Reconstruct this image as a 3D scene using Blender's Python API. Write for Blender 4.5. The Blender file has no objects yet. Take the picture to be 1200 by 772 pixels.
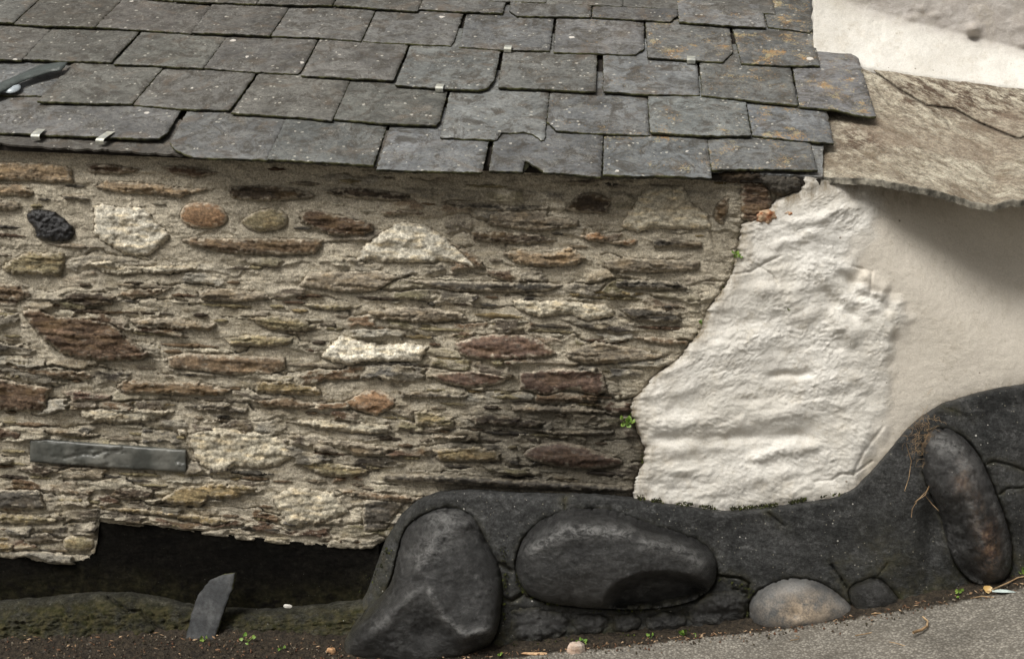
import bpy, math, random
import numpy as np
from mathutils import Vector, Matrix
from mathutils.geometry import delaunay_2d_cdt

random.seed(7)
RNG = np.random.RandomState(11)
S = bpy.context.scene
COL = S.collection

# ------------------------------------------------------------------ camera
F = 1300.0
CAM = np.array([0.30, -3.0, 1.50])
yaw, pitch, roll = math.radians(6), math.radians(12), math.radians(2.0)
FWD = np.array([-math.sin(yaw)*math.cos(pitch), math.cos(yaw)*math.cos(pitch), -math.sin(pitch)])
_r0 = np.array([math.cos(yaw), math.sin(yaw), 0.0])
_u0 = np.cross(_r0, FWD)
RIGHT = _r0*math.cos(roll) + _u0*math.sin(roll)
UP = np.cross(RIGHT, FWD)
cam = bpy.data.cameras.new("camera")
cam.lens = 36*F/1200.0
cam.sensor_width = 36
cam.sensor_fit = 'HORIZONTAL'
cam.clip_end = 3000
co = bpy.data.objects.new("camera", cam)
COL.objects.link(co)
co.matrix_world = Matrix(((RIGHT[0], UP[0], -FWD[0], CAM[0]), (RIGHT[1], UP[1], -FWD[1], CAM[1]), (RIGHT[2], UP[2], -FWD[2], CAM[2]), (0, 0, 0, 1)))
S.camera = co

# ------------------------------------------------------------------ light
SUN = np.array([-0.45, -0.50, 0.90]); SUN /= np.linalg.norm(SUN)
w = bpy.data.worlds.new("World"); S.world = w; w.use_nodes = True
nt = w.node_tree
bg = nt.nodes['Background']
sky = nt.nodes.new('ShaderNodeTexSky'); sky.sky_type = 'NISHITA'; sky.sun_disc = False
sky.sun_elevation = math.asin(SUN[2]); sky.sun_rotation = math.atan2(SUN[0], SUN[1])
sky.dust_density = 6.0
hs = nt.nodes.new('ShaderNodeHueSaturation'); hs.inputs['Saturation'].default_value = 0.22
wm = nt.nodes.new('ShaderNodeMix'); wm.data_type = 'RGBA'; wm.blend_type = 'MULTIPLY'; wm.inputs[0].default_value = 1
wm.inputs[7].default_value = (1.0, 0.965, 0.90, 1)
nt.links.new(sky.outputs[0], hs.inputs['Color']); nt.links.new(hs.outputs[0], wm.inputs[6])
nt.links.new(wm.outputs[2], bg.inputs[0]); bg.inputs[1].default_value = 0.088
sl = bpy.data.lights.new("sun", 'SUN'); sl.energy = 3.6; sl.angle = math.radians(28); sl.color = (1.0, 0.97, 0.92)
so = bpy.data.objects.new("sun", sl); COL.objects.link(so)
so.rotation_euler = Vector(-SUN).to_track_quat('-Z', 'Y').to_euler()
S.view_settings.view_transform = 'Standard'; S.view_settings.look = 'None'
S.view_settings.gamma = 1.0; S.view_settings.exposure = 0.0
S.view_settings.use_curve_mapping = False

# ------------------------------------------------------------------ numpy noise
_P = RNG.permutation(256); _P = np.concatenate([_P, _P, _P])
_G = np.stack([np.cos(np.linspace(0, 2*np.pi, 256, endpoint=False)), np.sin(np.linspace(0, 2*np.pi, 256, endpoint=False))], 1)
_G = _G[RNG.permutation(256)]
def noise(x, y, seed=0):
    x = np.asarray(x, float) + seed*17.31; y = np.asarray(y, float) + seed*9.77
    xi = np.floor(x).astype(np.int64); yi = np.floor(y).astype(np.int64)
    xf = x-xi; yf = y-yi
    u = xf*xf*xf*(xf*(xf*6-15)+10); v = yf*yf*yf*(yf*(yf*6-15)+10)
    def g(i, j):
        h = _P[(_P[(xi+i) & 255] + ((yi+j) & 255))]
        gr = _G[h]
        return gr[..., 0]*(xf-i) + gr[..., 1]*(yf-j)
    a = g(0, 0)*(1-u)+g(1, 0)*u; b = g(0, 1)*(1-u)+g(1, 1)*u
    return (a*(1-v)+b*v)*1.5
def fbm(x, y, o=4, seed=0, gain=0.5):
    s = 0; a = 1.0; t = 0; f = 1.0
    for i in range(o):
        s = s + a*noise(x*f, y*f, seed+i*3); t += a; a *= gain; f *= 2.03
    return s/t
def sst(a, b, x):
    t = np.clip((x-a)/(b-a), 0, 1); return t*t*(3-2*t)
def strata(px, py, sc=9.0, seed=0, dip=0.05):
    """flaky bedding in photo-scale units: each bed swells outwards towards its lower edge, then breaks off"""
    u = px/sc; v = (py-dip*px)/sc
    wv = v + 0.9*fbm(px/(sc*9), py/(sc*3), 3, seed) + 0.35*fbm(px/(sc*1.6), py/(sc*.8), 2, seed+5)
    k = np.floor(wv); f = wv-k
    amp = np.clip(0.55 + 1.6*noise(px/(sc*5.0) + k*7.7, k*3.3, seed+9), 0, 1.4)
    saw = f**0.8*(1-sst(0.86, 1.0, f))
    return amp*saw

# ------------------------------------------------------------------ projection
def unproj(px, py, Y):
    px = np.asarray(px, float); py = np.asarray(py, float); Y = np.broadcast_to(np.asarray(Y, float), px.shape)
    d = FWD*F + RIGHT*(px[..., None]-600) + UP*(386-py[..., None])
    t = (Y-CAM[1])/d[..., 1]
    return CAM + d*t[..., None]
def proj(P):
    q = np.asarray(P)-CAM
    z = q@FWD
    return 600+F*(q@RIGHT)/z, 386-F*(q@UP)/z
def at(px, py, Y): return unproj(np.array([px]), np.array([py]), np.array([Y]))[0]
PXM = F/3.0

# ------------------------------------------------------------------ objects
def link(o, parent=None):
    COL.objects.link(o)
    if parent is not None: o.parent = parent
    return o
def tag(o, label=None, cat=None, group=None, kind=None):
    if label: o['label'] = label
    if cat: o['category'] = cat
    if group: o['group'] = group
    if kind: o['kind'] = kind
    return o
def empty(name, loc):
    o = bpy.data.objects.new(name, None); o.location = loc; o.empty_display_size = 0.05
    return link(o)
def worldloc(o):
    v = Vector((0, 0, 0))
    while o is not None:
        v = v + o.location; o = o.parent
    return np.array(v)
def build(name, V, Fc, mats, parent=None, attrs=None, cols=None, matidx=None, smooth=True):
    """V world verts (n,3); Fc list/array of faces; vertices stored relative to the object's own place"""
    V = np.asarray(V, float)
    if parent is None:
        org = np.array([V[:, 0].mean(), V[:, 1].mean(), V[:, 2].min()]); base = org; loc = org
    else:
        base = worldloc(parent) ; loc = np.zeros(3)
    me = bpy.data.meshes.new(name)
    L = (V-base).astype(np.float32)
    if isinstance(Fc, np.ndarray):
        n, k = Fc.shape
        me.vertices.add(len(L)); me.vertices.foreach_set('co', L.ravel())
        me.loops.add(n*k); me.loops.foreach_set('vertex_index', Fc.astype(np.int32).ravel())
        me.polygons.add(n); me.polygons.foreach_set('loop_start', np.arange(0, n*k, k, dtype=np.int32))
        me.polygons.foreach_set('loop_total', np.full(n, k, dtype=np.int32))
        me.update(calc_edges=True); me.validate()
    else:
        me.from_pydata(L.tolist(), [], [list(map(int, f)) for f in Fc]); me.update()
    if not isinstance(mats, (list, tuple)): mats = [mats]
    for m in mats: me.materials.append(m)
    if matidx is not None: me.polygons.foreach_set('material_index', np.asarray(matidx, dtype=np.int32))
    if smooth: me.polygons.foreach_set('use_smooth', np.ones(len(me.polygons), dtype=bool))
    if cols is not None:
        a = me.color_attributes.new('Col', 'FLOAT_COLOR', 'POINT')
        c = np.ones((len(L), 4), np.float32); c[:, :3] = cols; a.data.foreach_set('color', c.ravel())
    for k_, v_ in (attrs or {}).items():
        a = me.attributes.new(k_, 'FLOAT', 'POINT')
        a.data.foreach_set('value', np.broadcast_to(np.asarray(v_, np.float32), (len(L),)).astype(np.float32).copy())
    me.update()
    o = bpy.data.objects.new(name, me); o.location = loc
    return link(o, parent)

# ------------------------------------------------------------------ materials
class NT:
    def __init__(s, name):
        s.m = bpy.data.materials.new(name); s.m.use_nodes = True; s.t = s.m.node_tree
        s.b = s.t.nodes['Principled BSDF']
        s.pos = s.n('ShaderNodeNewGeometry').outputs['Position']
    def n(s, t, **k):
        nd = s.t.nodes.new(t)
        for a, b in k.items(): setattr(nd, a, b)
        return nd
    def put(s, sock, v):
        if hasattr(v, 'is_output'): s.t.links.new(v, sock)
        elif isinstance(v, (tuple, list)) and sock.type == 'RGBA': sock.default_value = (*v[:3], 1)
        else: sock.default_value = v
    def scaled(s, sc, rot=(0, 0, 0)):
        m = s.n('ShaderNodeMapping'); s.put(m.inputs[0], s.pos); m.inputs['Scale'].default_value = sc; m.inputs['Rotation'].default_value = rot
        return m.outputs[0]
    def noise(s, scale, detail=6, rough=0.6, vec=None, dist=0.0):
        x = s.n('ShaderNodeTexNoise'); s.put(x.inputs['Vector'], vec or s.pos)
        x.inputs['Scale'].default_value = scale; x.inputs['Detail'].default_value = detail; x.inputs['Roughness'].default_value = rough
        x.inputs['Distortion'].default_value = dist
        return x.outputs[0]
    def vor(s, scale, vec=None, feature='F1', rnd=1.0):
        x = s.n('ShaderNodeTexVoronoi', feature=feature); s.put(x.inputs['Vector'], vec or s.pos); x.inputs['Scale'].default_value = scale
        x.inputs['Randomness'].default_value = rnd
        return x
    def mr(s, v, a, b, c=0.0, d=1.0, smooth=False):
        x = s.n('ShaderNodeMapRange')
        if smooth: x.interpolation_type = 'SMOOTHSTEP'
        for i, q in enumerate((v, a, b, c, d)): s.put(x.inputs[i], q)
        return x.outputs[0]
    def math(s, op, a, b=0.0):
        x = s.n('ShaderNodeMath', operation=op); s.put(x.inputs[0], a); s.put(x.inputs[1], b); return x.outputs[0]
    def mix(s, f, a, b, mode='MIX'):
        x = s.n('ShaderNodeMix', data_type='RGBA', blend_type=mode); s.put(x.inputs[0], f); s.put(x.inputs[6], a); s.put(x.inputs[7], b)
        return x.outputs[2]
    def mul(s, col, f):
        x = s.n('ShaderNodeVectorMath', operation='SCALE'); s.put(x.inputs[0], col); s.put(x.inputs['Scale'], f); return x.outputs[0]
    def attr(s, name, out='Color'):
        x = s.n('ShaderNodeAttribute', attribute_name=name); return x.outputs[out]
    def bump(s, h, dist, strength=1.0, prev=None):
        x = s.n('ShaderNodeBump'); x.inputs['Distance'].default_value = dist; x.inputs['Strength'].default_value = strength
        s.put(x.inputs['Height'], h)
        if prev is not None: s.put(x.inputs['Normal'], prev)
        return x.outputs[0]
    def out(s, col, rough=0.8, normal=None, spec=0.3):
        s.put(s.b.inputs['Base Color'], col); s.put(s.b.inputs['Roughness'], rough)
        s.b.inputs['Specular IOR Level'].default_value = spec
        if normal is not None: s.put(s.b.inputs['Normal'], normal)
        return s.m

def damp_nodes(t):
    """the wet stain low on the wall beside the whitewash, and the damp foot of the wall"""
    c = at(668, 545, 0)
    sub = t.n('ShaderNodeVectorMath', operation='SUBTRACT'); t.put(sub.inputs[0], t.pos); sub.inputs[1].default_value = tuple(c)
    sc = t.n('ShaderNodeVectorMath', operation='MULTIPLY'); t.put(sc.inputs[0], sub.outputs[0]); sc.inputs[1].default_value = (2.3, 0, 3.9)
    ln = t.n('ShaderNodeVectorMath', operation='LENGTH'); t.put(ln.inputs[0], sc.outputs[0])
    v = t.math('ADD', ln.outputs['Value'], t.mr(t.noise(7, 5, .6), 0.3, 0.7, -0.35, 0.35))
    return t.mr(v, 0.45, 1.25, 1.0, 0.0, True)

def rock_mat(name, rough=0.85, an=(1, 1, 3.6), var=0.5, bumpd=0.0030, damp=True, ochre=0.35):
    t = NT(name)
    c = t.attr('Col')
    v = t.scaled(an, (0, math.radians(2), 0))
    n1 = t.noise(17, 9, .65, v, .3)
    c = t.mul(c, t.mr(n1, .30, .70, 1-var, 1+var))
    n2 = t.noise(150, 4, .7)
    c = t.mul(c, t.mr(n2, .3, .7, .5, 1.5))
    nn = t.noise(60, 9, .78, v); c = t.mul(c, t.mr(nn, .35, .65, .55, 1.5))
    n3 = t.noise(9, 6, .6, v)
    c = t.mix(t.mr(n3, .50, .72, 0, ochre), c, (0.21, 0.135, 0.05))
    n4 = t.noise(26, 6, .7, v)
    c = t.mix(t.mr(n4, .58, .70, 0, .45), c, (0.33, 0.30, 0.25))
    if damp:
        d = damp_nodes(t)
        c = t.mul(c, t.mr(d, 0, 1, 1, .36))
        r = t.mr(d, 0, 1, rough, .55)
    else: r = rough
    b1 = t.bump(t.noise(55, 10, .75, t.scaled((1, 1, 4))), bumpd*1.9, .95)
    b2 = t.bump(t.noise(300, 5, .75), 0.0016, .9, b1)
    return t.out(c, r, b2, .25)
M = {}
M['schist'] = rock_mat('schist_stone')
M['flatrock'] = rock_mat('smooth_stone', .62, (1.3, 1, 2.2), .32, .0010, ochre=.2)
M['quartz'] = rock_mat('quartz_stone', .75, (1.2, 1, 1.6), .18, .0009, ochre=.22)
M['mortar'] = None
def mortar_mat():
    t = NT('lime_mortar')
    c = t.attr('Col')
    n1 = t.noise(8, 8, .6); c = t.mul(c, t.mr(n1, .3, .7, .80, 1.18))
    n2 = t.noise(210, 3, .75); c = t.mul(c, t.mr(n2, .3, .7, .5, 1.5)); c = t.mul(c, t.mr(t.noise(50, 10, .8, t.scaled((1, 1, 1.8))), .36, .64, .68, 1.3))
    v = t.vor(95); c = t.mix(t.mr(v.outputs['Distance'], .10, .22, .55, 0), c, (0.55, 0.51, 0.44))
    v2 = t.vor(70, t.scaled((1, 1, 1.7))); c = t.mix(t.mr(v2.outputs['Distance'], .06, .16, .6, 0), c, (0.10, 0.085, 0.065))
    n3 = t.noise(5.5, 5, .6); c = t.mix(t.mr(n3, .54, .70, 0, .3), c, (0.24, 0.20, 0.12))
    d = damp_nodes(t); c = t.mul(c, t.mr(d, 0, 1, 1, .34))
    b1 = t.bump(t.noise(65, 10, .78, t.scaled((1, 1, 2.0))), .0075, .95)
    b2 = t.bump(t.noise(380, 4, .75), .0016, .9, b1)
    return t.out(c, t.mr(d, 0, 1, .92, .6), b2, .2)
M['mortar'] = mortar_mat()

def slate_mat():
    t = NT('weathered_slate')
    c = t.attr('Col'); li = t.attr('Lichen', 'Fac')
    n1 = t.noise(7, 9, .7, None, .4); c = t.mul(c, t.mr(n1, .3, .7, .50, 1.5))
    n2 = t.noise(70, 9, .78, t.scaled((1, 1.5, 1.5), (0, 0, .5))); c = t.mul(c, t.mr(n2, .32, .68, .42, 1.6))
    n3 = t.noise(12, 10, .82, None, 1.2); c = t.mix(t.mr(n3, .49, .56, 0, .8), c, (0.040, 0.034, 0.026))
    n7 = t.noise(26, 10, .82, None, .6); c = t.mix(t.mr(n7, .53, .62, 0, .5), c, (0.19, 0.19, 0.17))
    n8 = t.noise(5, 8, .7, None, 2.0); c = t.mix(t.mr(n8, .54, .64, 0, .55), c, (0.10, 0.075, 0.052))
    # thin pale lichen threads
    n4 = t.noise(26, 6, .65, None, 2.6); rid = t.math('ABSOLUTE', t.math('SUBTRACT', n4, .5))
    c = t.mix(t.math('MULTIPLY', t.mr(rid, 0, .03, .65, 0), t.mr(t.noise(9, 5, .7), .46, .58)), c, (0.26, 0.255, 0.235))
    # orange and yellow crusts
    n5 = t.noise(170, 5, .7); gate = t.mr(t.noise(11, 6, .7), .38, .70, -.05, .22)
    th = t.math('SUBTRACT', .70, t.math('MULTIPLY', li, gate))
    c = t.mix(t.mr(t.math('SUBTRACT', n5, th), 0, .05, 0, .75), c, t.mix(t.mr(t.noise(30, 4), .4, .6), (0.32, 0.18, 0.06), (0.33, 0.29, 0.17)))
    # white spots
    dist = t.n('ShaderNodeVectorMath', operation='ADD'); t.put(dist.inputs[0], t.pos)
    dn = t.n('ShaderNodeTexNoise'); t.put(dn.inputs['Vector'], t.pos); dn.inputs['Scale'].default_value = 90; dn.inputs['Detail'].default_value = 5
    dsc = t.n('ShaderNodeVectorMath', operation='SCALE'); t.put(dsc.inputs[0], dn.outputs['Color']); dsc.inputs['Scale'].default_value = .012
    t.put(dist.inputs[1], dsc.outputs[0])
    v = t.vor(11, dist.outputs[0]); rnd = t.n('ShaderNodeSeparateColor'); t.put(rnd.inputs[0], v.outputs['Color'])
    sp = t.math('GREATER_THAN', t.mr(rnd.outputs[0], .60, 1, 0, .14), v.outputs['Distance'])
    c = t.mix(t.math('MULTIPLY', sp, .85), c, (0.60, 0.57, 0.52))
    v = t.vor(60, dist.outputs[0]); rnd = t.n('ShaderNodeSeparateColor'); t.put(rnd.inputs[0], v.outputs['Color'])
    sp2 = t.math('GREATER_THAN', t.mr(rnd.outputs[1], .62, 1, 0, .28), v.outputs['Distance'])
    c = t.mix(t.math('MULTIPLY', sp2, .6), c, (0.50, 0.48, 0.42))
    b1 = t.bump(t.noise(40, 10, .75, t.scaled((1, 1.6, 1.6), (0, 0, .6))), .0045, .9)
    b2 = t.bump(t.noise(260, 5, .75), .0010, .9, b1)
    return t.out(c, t.mr(t.noise(16, 8, .75), .35, .65, .36, .80), b2, .45)
M['slate'] = slate_mat()
def simple(name, col, rough=.7, var=.3, sc=40, bd=.001, spec=.3, col2=None, sc2=12, metal=0):
    t = NT(name); c = t.mix(t.mr(t.noise(sc2, 6), .42, .62), col, col2) if col2 else col
    if not col2:
        x = t.n('ShaderNodeRGB'); x.outputs[0].default_value = (*col, 1); c = x.outputs[0]
    c = t.mul(c, t.mr(t.noise(sc, 6, .65), .3, .7, 1-var, 1+var))
    m = t.out(c, rough, t.bump(t.noise(sc*4, 6, .7), bd, .8), spec); t.b.inputs['Metallic'].default_value = metal
    return m
M['shard'] = simple('dark_plain_slate', (0.028, 0.030, 0.032), .6, .5, 60, .002, .3, (0.055, 0.057, 0.058), 20)
M['edge'] = simple('mossy_slate_edge', (0.022, 0.022, 0.015), .9, .4, 90, .002, .2, (0.085, 0.085, 0.04), 25)
M['dark'] = simple('dark_underside', (0.022, 0.019, 0.016), .9, .4, 50, .002, .1)
M['strip'] = simple('smooth_grey_slate', (0.055, 0.058, 0.052), .42, .25, 12, .0006, .45, (0.14, 0.14, 0.125), 7)
M['clinker'] = simple('black_clinker', (0.010, 0.010, 0.012), .38, .5, 60, .004, .6)
M['lead'] = simple('grey_lead_clip', (0.30, 0.31, 0.29), .5, .25, 60, .0005, .5, (0.42, 0.42, 0.36), 40, .3)

def paint_mat(name, base=(0.017, 0.018, 0.018), pale=(0.080, 0.081, 0.080), rough=.40, brown=0.0, speck=1.0, spec=.28):
    t = NT(name); mo = t.attr('Moss', 'Fac')
    n1 = t.noise(6, 9, .72, None, .5); c = t.mix(t.mr(n1, .38, .66), base, tuple(.62*a for a in pale))
    n2 = t.noise(20, 10, .8, t.scaled((1, 1, 1.8)), .8); c = t.mix(t.mr(n2, .53, .64, 0, .8), c, pale)
    n6 = t.noise(55, 10, .82); c = t.mul(c, t.mr(n6, .36, .64, .30, 1.8))
    c = t.mul(c, t.mr(t.noise(170, 6, .8), .34, .66, .4, 1.7))
    n9 = t.noise(11, 9, .8, t.scaled((1, 1, 2.2), (0, .25, 0)), 1.2); c = t.mix(t.mr(n9, .60, .68, 0, .7), c, tuple(1.7*a for a in pale))
    g = t.math('MULTIPLY', mo, t.mr(t.noise(20, 7, .7), .36, .60))
    c = t.mix(g, c, t.mix(t.mr(t.noise(60, 4), .4, .6), (0.026, 0.027, 0.010), (0.070, 0.062, 0.030)))
    hl = t.math('MULTIPLY', t.attr('HighlightWear', 'Fac'), t.mr(t.noise(38, 10, .82, t.scaled((1, 1, 1.8)), .8), .44, .58)); c = t.mix(hl, c, (.18, .18, .176))  # pale grey for the painted-in boulder highlights, scuffs and crust
    if brown:
        c = t.mix(t.math('MULTIPLY', t.attr('Rust', 'Fac'), t.mr(t.noise(30, 9, .8), .40, .56, 0, brown)), c, t.mix(t.mr(t.noise(60, 6, .8), .42, .6), (0.085, 0.032, 0.022), (0.30, 0.20, 0.12)))
    v = t.vor(62); s_ = t.n('ShaderNodeSeparateColor'); t.put(s_.inputs[0], v.outputs['Color'])
    gate = t.mr(t.noise(5, 3), .42, .60)
    sp = t.math('GREATER_THAN', t.math('MULTIPLY', t.mr(s_.outputs[0], .55, 1, 0, .20*speck), gate), v.outputs['Distance'])
    c = t.mix(t.math('MULTIPLY', sp, .8), c, (0.55, 0.54, 0.50))
    v = t.vor(150); s_ = t.n('ShaderNodeSeparateColor'); t.put(s_.inputs[0], v.outputs['Color'])
    sp = t.math('GREATER_THAN', t.mr(s_.outputs[2], .86, 1, 0, .30*speck), v.outputs['Distance'])
    c = t.mix(t.math('MULTIPLY', sp, .5), c, (0.35, 0.33, 0.26))
    b1 = t.bump(t.noise(30, 12, .80, t.scaled((1, 1, 1.5)), .6), .0110, .95)
    b2 = t.bump(t.noise(170, 6, .8), .0024, .95, b1)
    r = t.mr(t.math('ADD', t.noise(14, 8, .7), t.math('MULTIPLY', mo, .3)), .35, .8, rough, min(1, rough+.32))
    return t.out(c, r, b2, spec)
M['paint'] = paint_mat('black_bitumen_paint')
M['boulder'] = paint_mat('black_painted_boulder', (0.006, 0.0062, 0.0062), (0.060, 0.060, 0.059), .27, 0, .25, .5)
M['boulder_worn'] = paint_mat('worn_black_boulder', (0.006, 0.006, 0.0062), (0.07, 0.07, 0.069), .24, .95, .35, .5)
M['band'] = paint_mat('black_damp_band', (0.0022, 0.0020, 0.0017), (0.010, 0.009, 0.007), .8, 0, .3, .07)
M['foot'] = paint_mat('mossy_concrete_foot', (0.015, 0.015, 0.012), (0.080, 0.078, 0.066), .8, 0, .6, .12)

def pale_boulder():
    t = NT('pale_worn_boulder'); ce = t.attr('Moss', 'Fac')
    c = t.mix(t.mr(t.noise(12, 6), .4, .65), (0.06, 0.062, 0.063), (0.13, 0.13, 0.127))
    c = t.mix(t.math('MULTIPLY', ce, t.mr(t.noise(25, 8, .7), .38, .58)), c, (0.31, 0.25, 0.185))
    c = t.mul(c, t.mr(t.noise(200, 4, .7), .3, .7, .7, 1.3))
    return t.out(c, .6, t.bump(t.noise(90, 7, .7), .0016, .8), .4)
M['paleb'] = pale_boulder()

def plaster_mat(name, bd=.0022):
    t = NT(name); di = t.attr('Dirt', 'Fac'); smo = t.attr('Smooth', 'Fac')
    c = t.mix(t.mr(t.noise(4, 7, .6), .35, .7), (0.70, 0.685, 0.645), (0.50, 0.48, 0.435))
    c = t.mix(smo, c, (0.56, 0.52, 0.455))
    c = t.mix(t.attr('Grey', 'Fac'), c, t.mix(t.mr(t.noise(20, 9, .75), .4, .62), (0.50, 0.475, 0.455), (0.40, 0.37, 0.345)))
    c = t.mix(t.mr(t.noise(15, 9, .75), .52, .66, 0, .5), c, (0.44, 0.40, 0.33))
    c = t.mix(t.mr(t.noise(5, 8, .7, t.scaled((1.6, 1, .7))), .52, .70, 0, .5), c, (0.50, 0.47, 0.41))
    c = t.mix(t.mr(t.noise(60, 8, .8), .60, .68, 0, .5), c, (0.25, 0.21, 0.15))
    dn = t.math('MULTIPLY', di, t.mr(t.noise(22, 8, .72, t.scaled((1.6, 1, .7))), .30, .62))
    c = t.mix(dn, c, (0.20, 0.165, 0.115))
    v = t.vor(38); s_ = t.n('ShaderNodeSeparateColor'); t.put(s_.inputs[0], v.outputs['Color'])
    sp = t.math('GREATER_THAN', t.mr(s_.outputs[0], .90, 1, 0, .14), v.outputs['Distance'])
    c = t.mix(t.math('MULTIPLY', sp, .75), c, (0.12, 0.09, 0.055))
    c = t.mul(c, t.mr(t.noise(260, 3), .3, .7, .9, 1.1))
    b1 = t.bump(t.noise(42, 10, .72), bd*1.7, .9); b2 = t.bump(t.noise(260, 5, .75), .0010, .9, b1)
    return t.out(c, .75, b2, .25)
M['plaster'] = plaster_mat('whitewashed_render')
M['plaster2'] = plaster_mat('white_house_render', .0035)

def slab_mat():
    t = NT('lichened_stone_slab'); cr = t.attr('Dirt', 'Fac')
    v = t.scaled((1.0, 1.0, 1.0), (0, 0, math.radians(52)))
    m2 = t.n('ShaderNodeMapping'); t.put(m2.inputs[0], v); m2.inputs['Scale'].default_value = (1.1, 2.3, .5); va = m2.outputs[0]
    c = t.mix(t.mr(t.noise(6, 9, .72, va, .5), .40, .62), (0.50, 0.465, 0.375), (0.20, 0.165, 0.12))
    c = t.mix(t.mr(t.noise(14, 9, .75), .52, .64, 0, .7), c, (0.46, 0.42, 0.33))
    c = t.mix(t.mr(t.noise(38, 10, .8, va), .49, .58, 0, .8), c, (0.15, 0.12, 0.085))
    c = t.mix(t.math('MULTIPLY', t.mr(t.noise(18, 9, .75, va), .46, .56), t.attr('Brown', 'Fac')), c, (0.085, 0.058, 0.04))
    c = t.mix(t.mr(t.noise(3.4, 5, .6), .50, .62, 0, .6), c, (0.20, 0.155, 0.115))
    c = t.mix(cr, c, (0.03, 0.02, 0.014))
    c = t.mul(c, t.mr(t.noise(70, 9, .8), .35, .65, .6, 1.4)); c = t.mul(c, t.mr(t.noise(220, 5, .75), .3, .7, .6, 1.4))
    b1 = t.bump(t.noise(40, 10, .78, va), .0070, .9); b2 = t.bump(t.noise(300, 5, .75), .0015, .9, b1)
    return t.out(c, .85, b2, .25)
M['slab'] = slab_mat()
M['slabedge'] = simple('slab_broken_edge', (0.07, 0.065, 0.052), .85, .5, 60, .004, .3, (0.32, 0.30, 0.25), 22)

def asphalt_mat():
    t = NT('asphalt_and_dirt')
    v = t.vor(150); s_ = t.n('ShaderNodeSeparateColor'); t.put(s_.inputs[0], v.outputs['Color'])
    c = t.mix(t.mr(s_.outputs[0], 0, 1, 0, .62), (0.15, 0.14, 0.122), (0.40, 0.375, 0.325))
    c = t.mix(t.mr(t.noise(14, 9, .75), .48, .62, 0, .6), c, (0.12, 0.108, 0.09))
    c = t.mix(t.mr(v.outputs['Distance'], .35, .62, 0, .75), c, (0.10, 0.09, 0.075))
    c = t.mul(c, t.mr(t.noise(5, 6), .3, .7, .8, 1.2))
    di = t.math('ADD', t.attr('Dirt', 'Fac'), t.mr(t.noise(20, 6, .7), .3, .7, -.4, .4))
    dirt = t.mix(t.mr(t.noise(70, 7, .75), .42, .62), (0.012, 0.009, 0.006), (0.045, 0.034, 0.022))
    c = t.mix(t.mr(di, .35, .75), c, dirt)
    h = t.math('ADD', t.math('MULTIPLY', v.outputs['Distance'], -1.0), t.noise(300, 4))
    return t.out(c, .85, t.bump(h, .0035, .9), .3)
M['ground'] = asphalt_mat()
def leaf_mat(name, a, b):
    t = NT(name); c = t.mix(t.mr(t.noise(45, 3), .4, .6), a, b); m = t.out(c, .5, None, .4)
    t.b.inputs['Subsurface Weight'].default_value = 0.0
    return m
M['leaf'] = leaf_mat('fresh_green_leaf', (0.09, 0.18, 0.025), (0.20, 0.29, 0.06))
M['moss'] = leaf_mat('dark_moss', (0.04, 0.06, 0.012), (0.10, 0.12, 0.03))
M['dry'] = simple('dry_stalk', (0.30, 0.20, 0.11), .8, .4, 60, .001, .2, (0.42, 0.30, 0.18), 20)
M['wood'] = simple('split_wood_chip', (0.36, 0.20, 0.10), .8, .35, 60, .002, .2, (0.48, 0.33, 0.20), 30)
M['pebble'] = simple('pale_pebble', (0.42, 0.36, 0.31), .8, .3, 40, .003, .3, (0.5, 0.36, 0.27), 30)
M['brick'] = simple('orange_brick_chip', (0.26, 0.10, 0.045), .85, .5, 90, .005, .2, (0.45, 0.33, 0.22), 55)
M['feather'] = simple('pale_feather', (0.45, 0.52, 0.50), .7, .3, 60, .001, .2)

# ------------------------------------------------------------------ 2D tools (photo-scale drawing units)
def inside(P, poly):
    x, y = P[:, 0], P[:, 1]; r = np.zeros(len(P), bool)
    n = len(poly); j = n-1
    for i in range(n):
        xi, yi = poly[i]; xj, yj = poly[j]
        if yi != yj:
            c = ((yi > y) != (yj > y)) & (x < (xj-xi)*(y-yi)/(yj-yi)+xi); r ^= c
        j = i
    return r
def segdist(P, line, closed=True):
    d = np.full(len(P), 1e9); n = len(line)
    for i in range(n if closed else n-1):
        a = np.asarray(line[i], float); b = np.asarray(line[(i+1) % n], float); ab = b-a; L = ab@ab+1e-12
        t = np.clip(((P-a)@ab)/L, 0, 1); q = P-(a+t[:, None]*ab)
        d = np.minimum(d, np.hypot(q[:, 0], q[:, 1]))
    return d
def chaikin(poly, n=2):
    p = np.asarray(poly, float)
    for _ in range(n):
        q = np.roll(p, -1, 0); p = np.stack([p*.75+q*.25, p*.25+q*.75], 1).reshape(-1, 2)
    return p
def ragged(poly, step, amp, seed, freq=.12):
    p = np.asarray(poly, float); out = []
    for i in range(len(p)):
        a, b = p[i], p[(i+1) % len(p)]; n = max(1, int(round(np.hypot(*(b-a))/step)))
        for k in range(n): out.append(a+(b-a)*k/n)
    p = np.array(out)
    if amp:
        s = seed*3.7
        p = p + amp*np.stack([fbm(p[:, 0]*freq, p[:, 1]*freq, 3, s, .7), fbm(p[:, 0]*freq+40, p[:, 1]*freq+9, 3, s, .7)*.8], 1)*1.6
    return p
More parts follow.
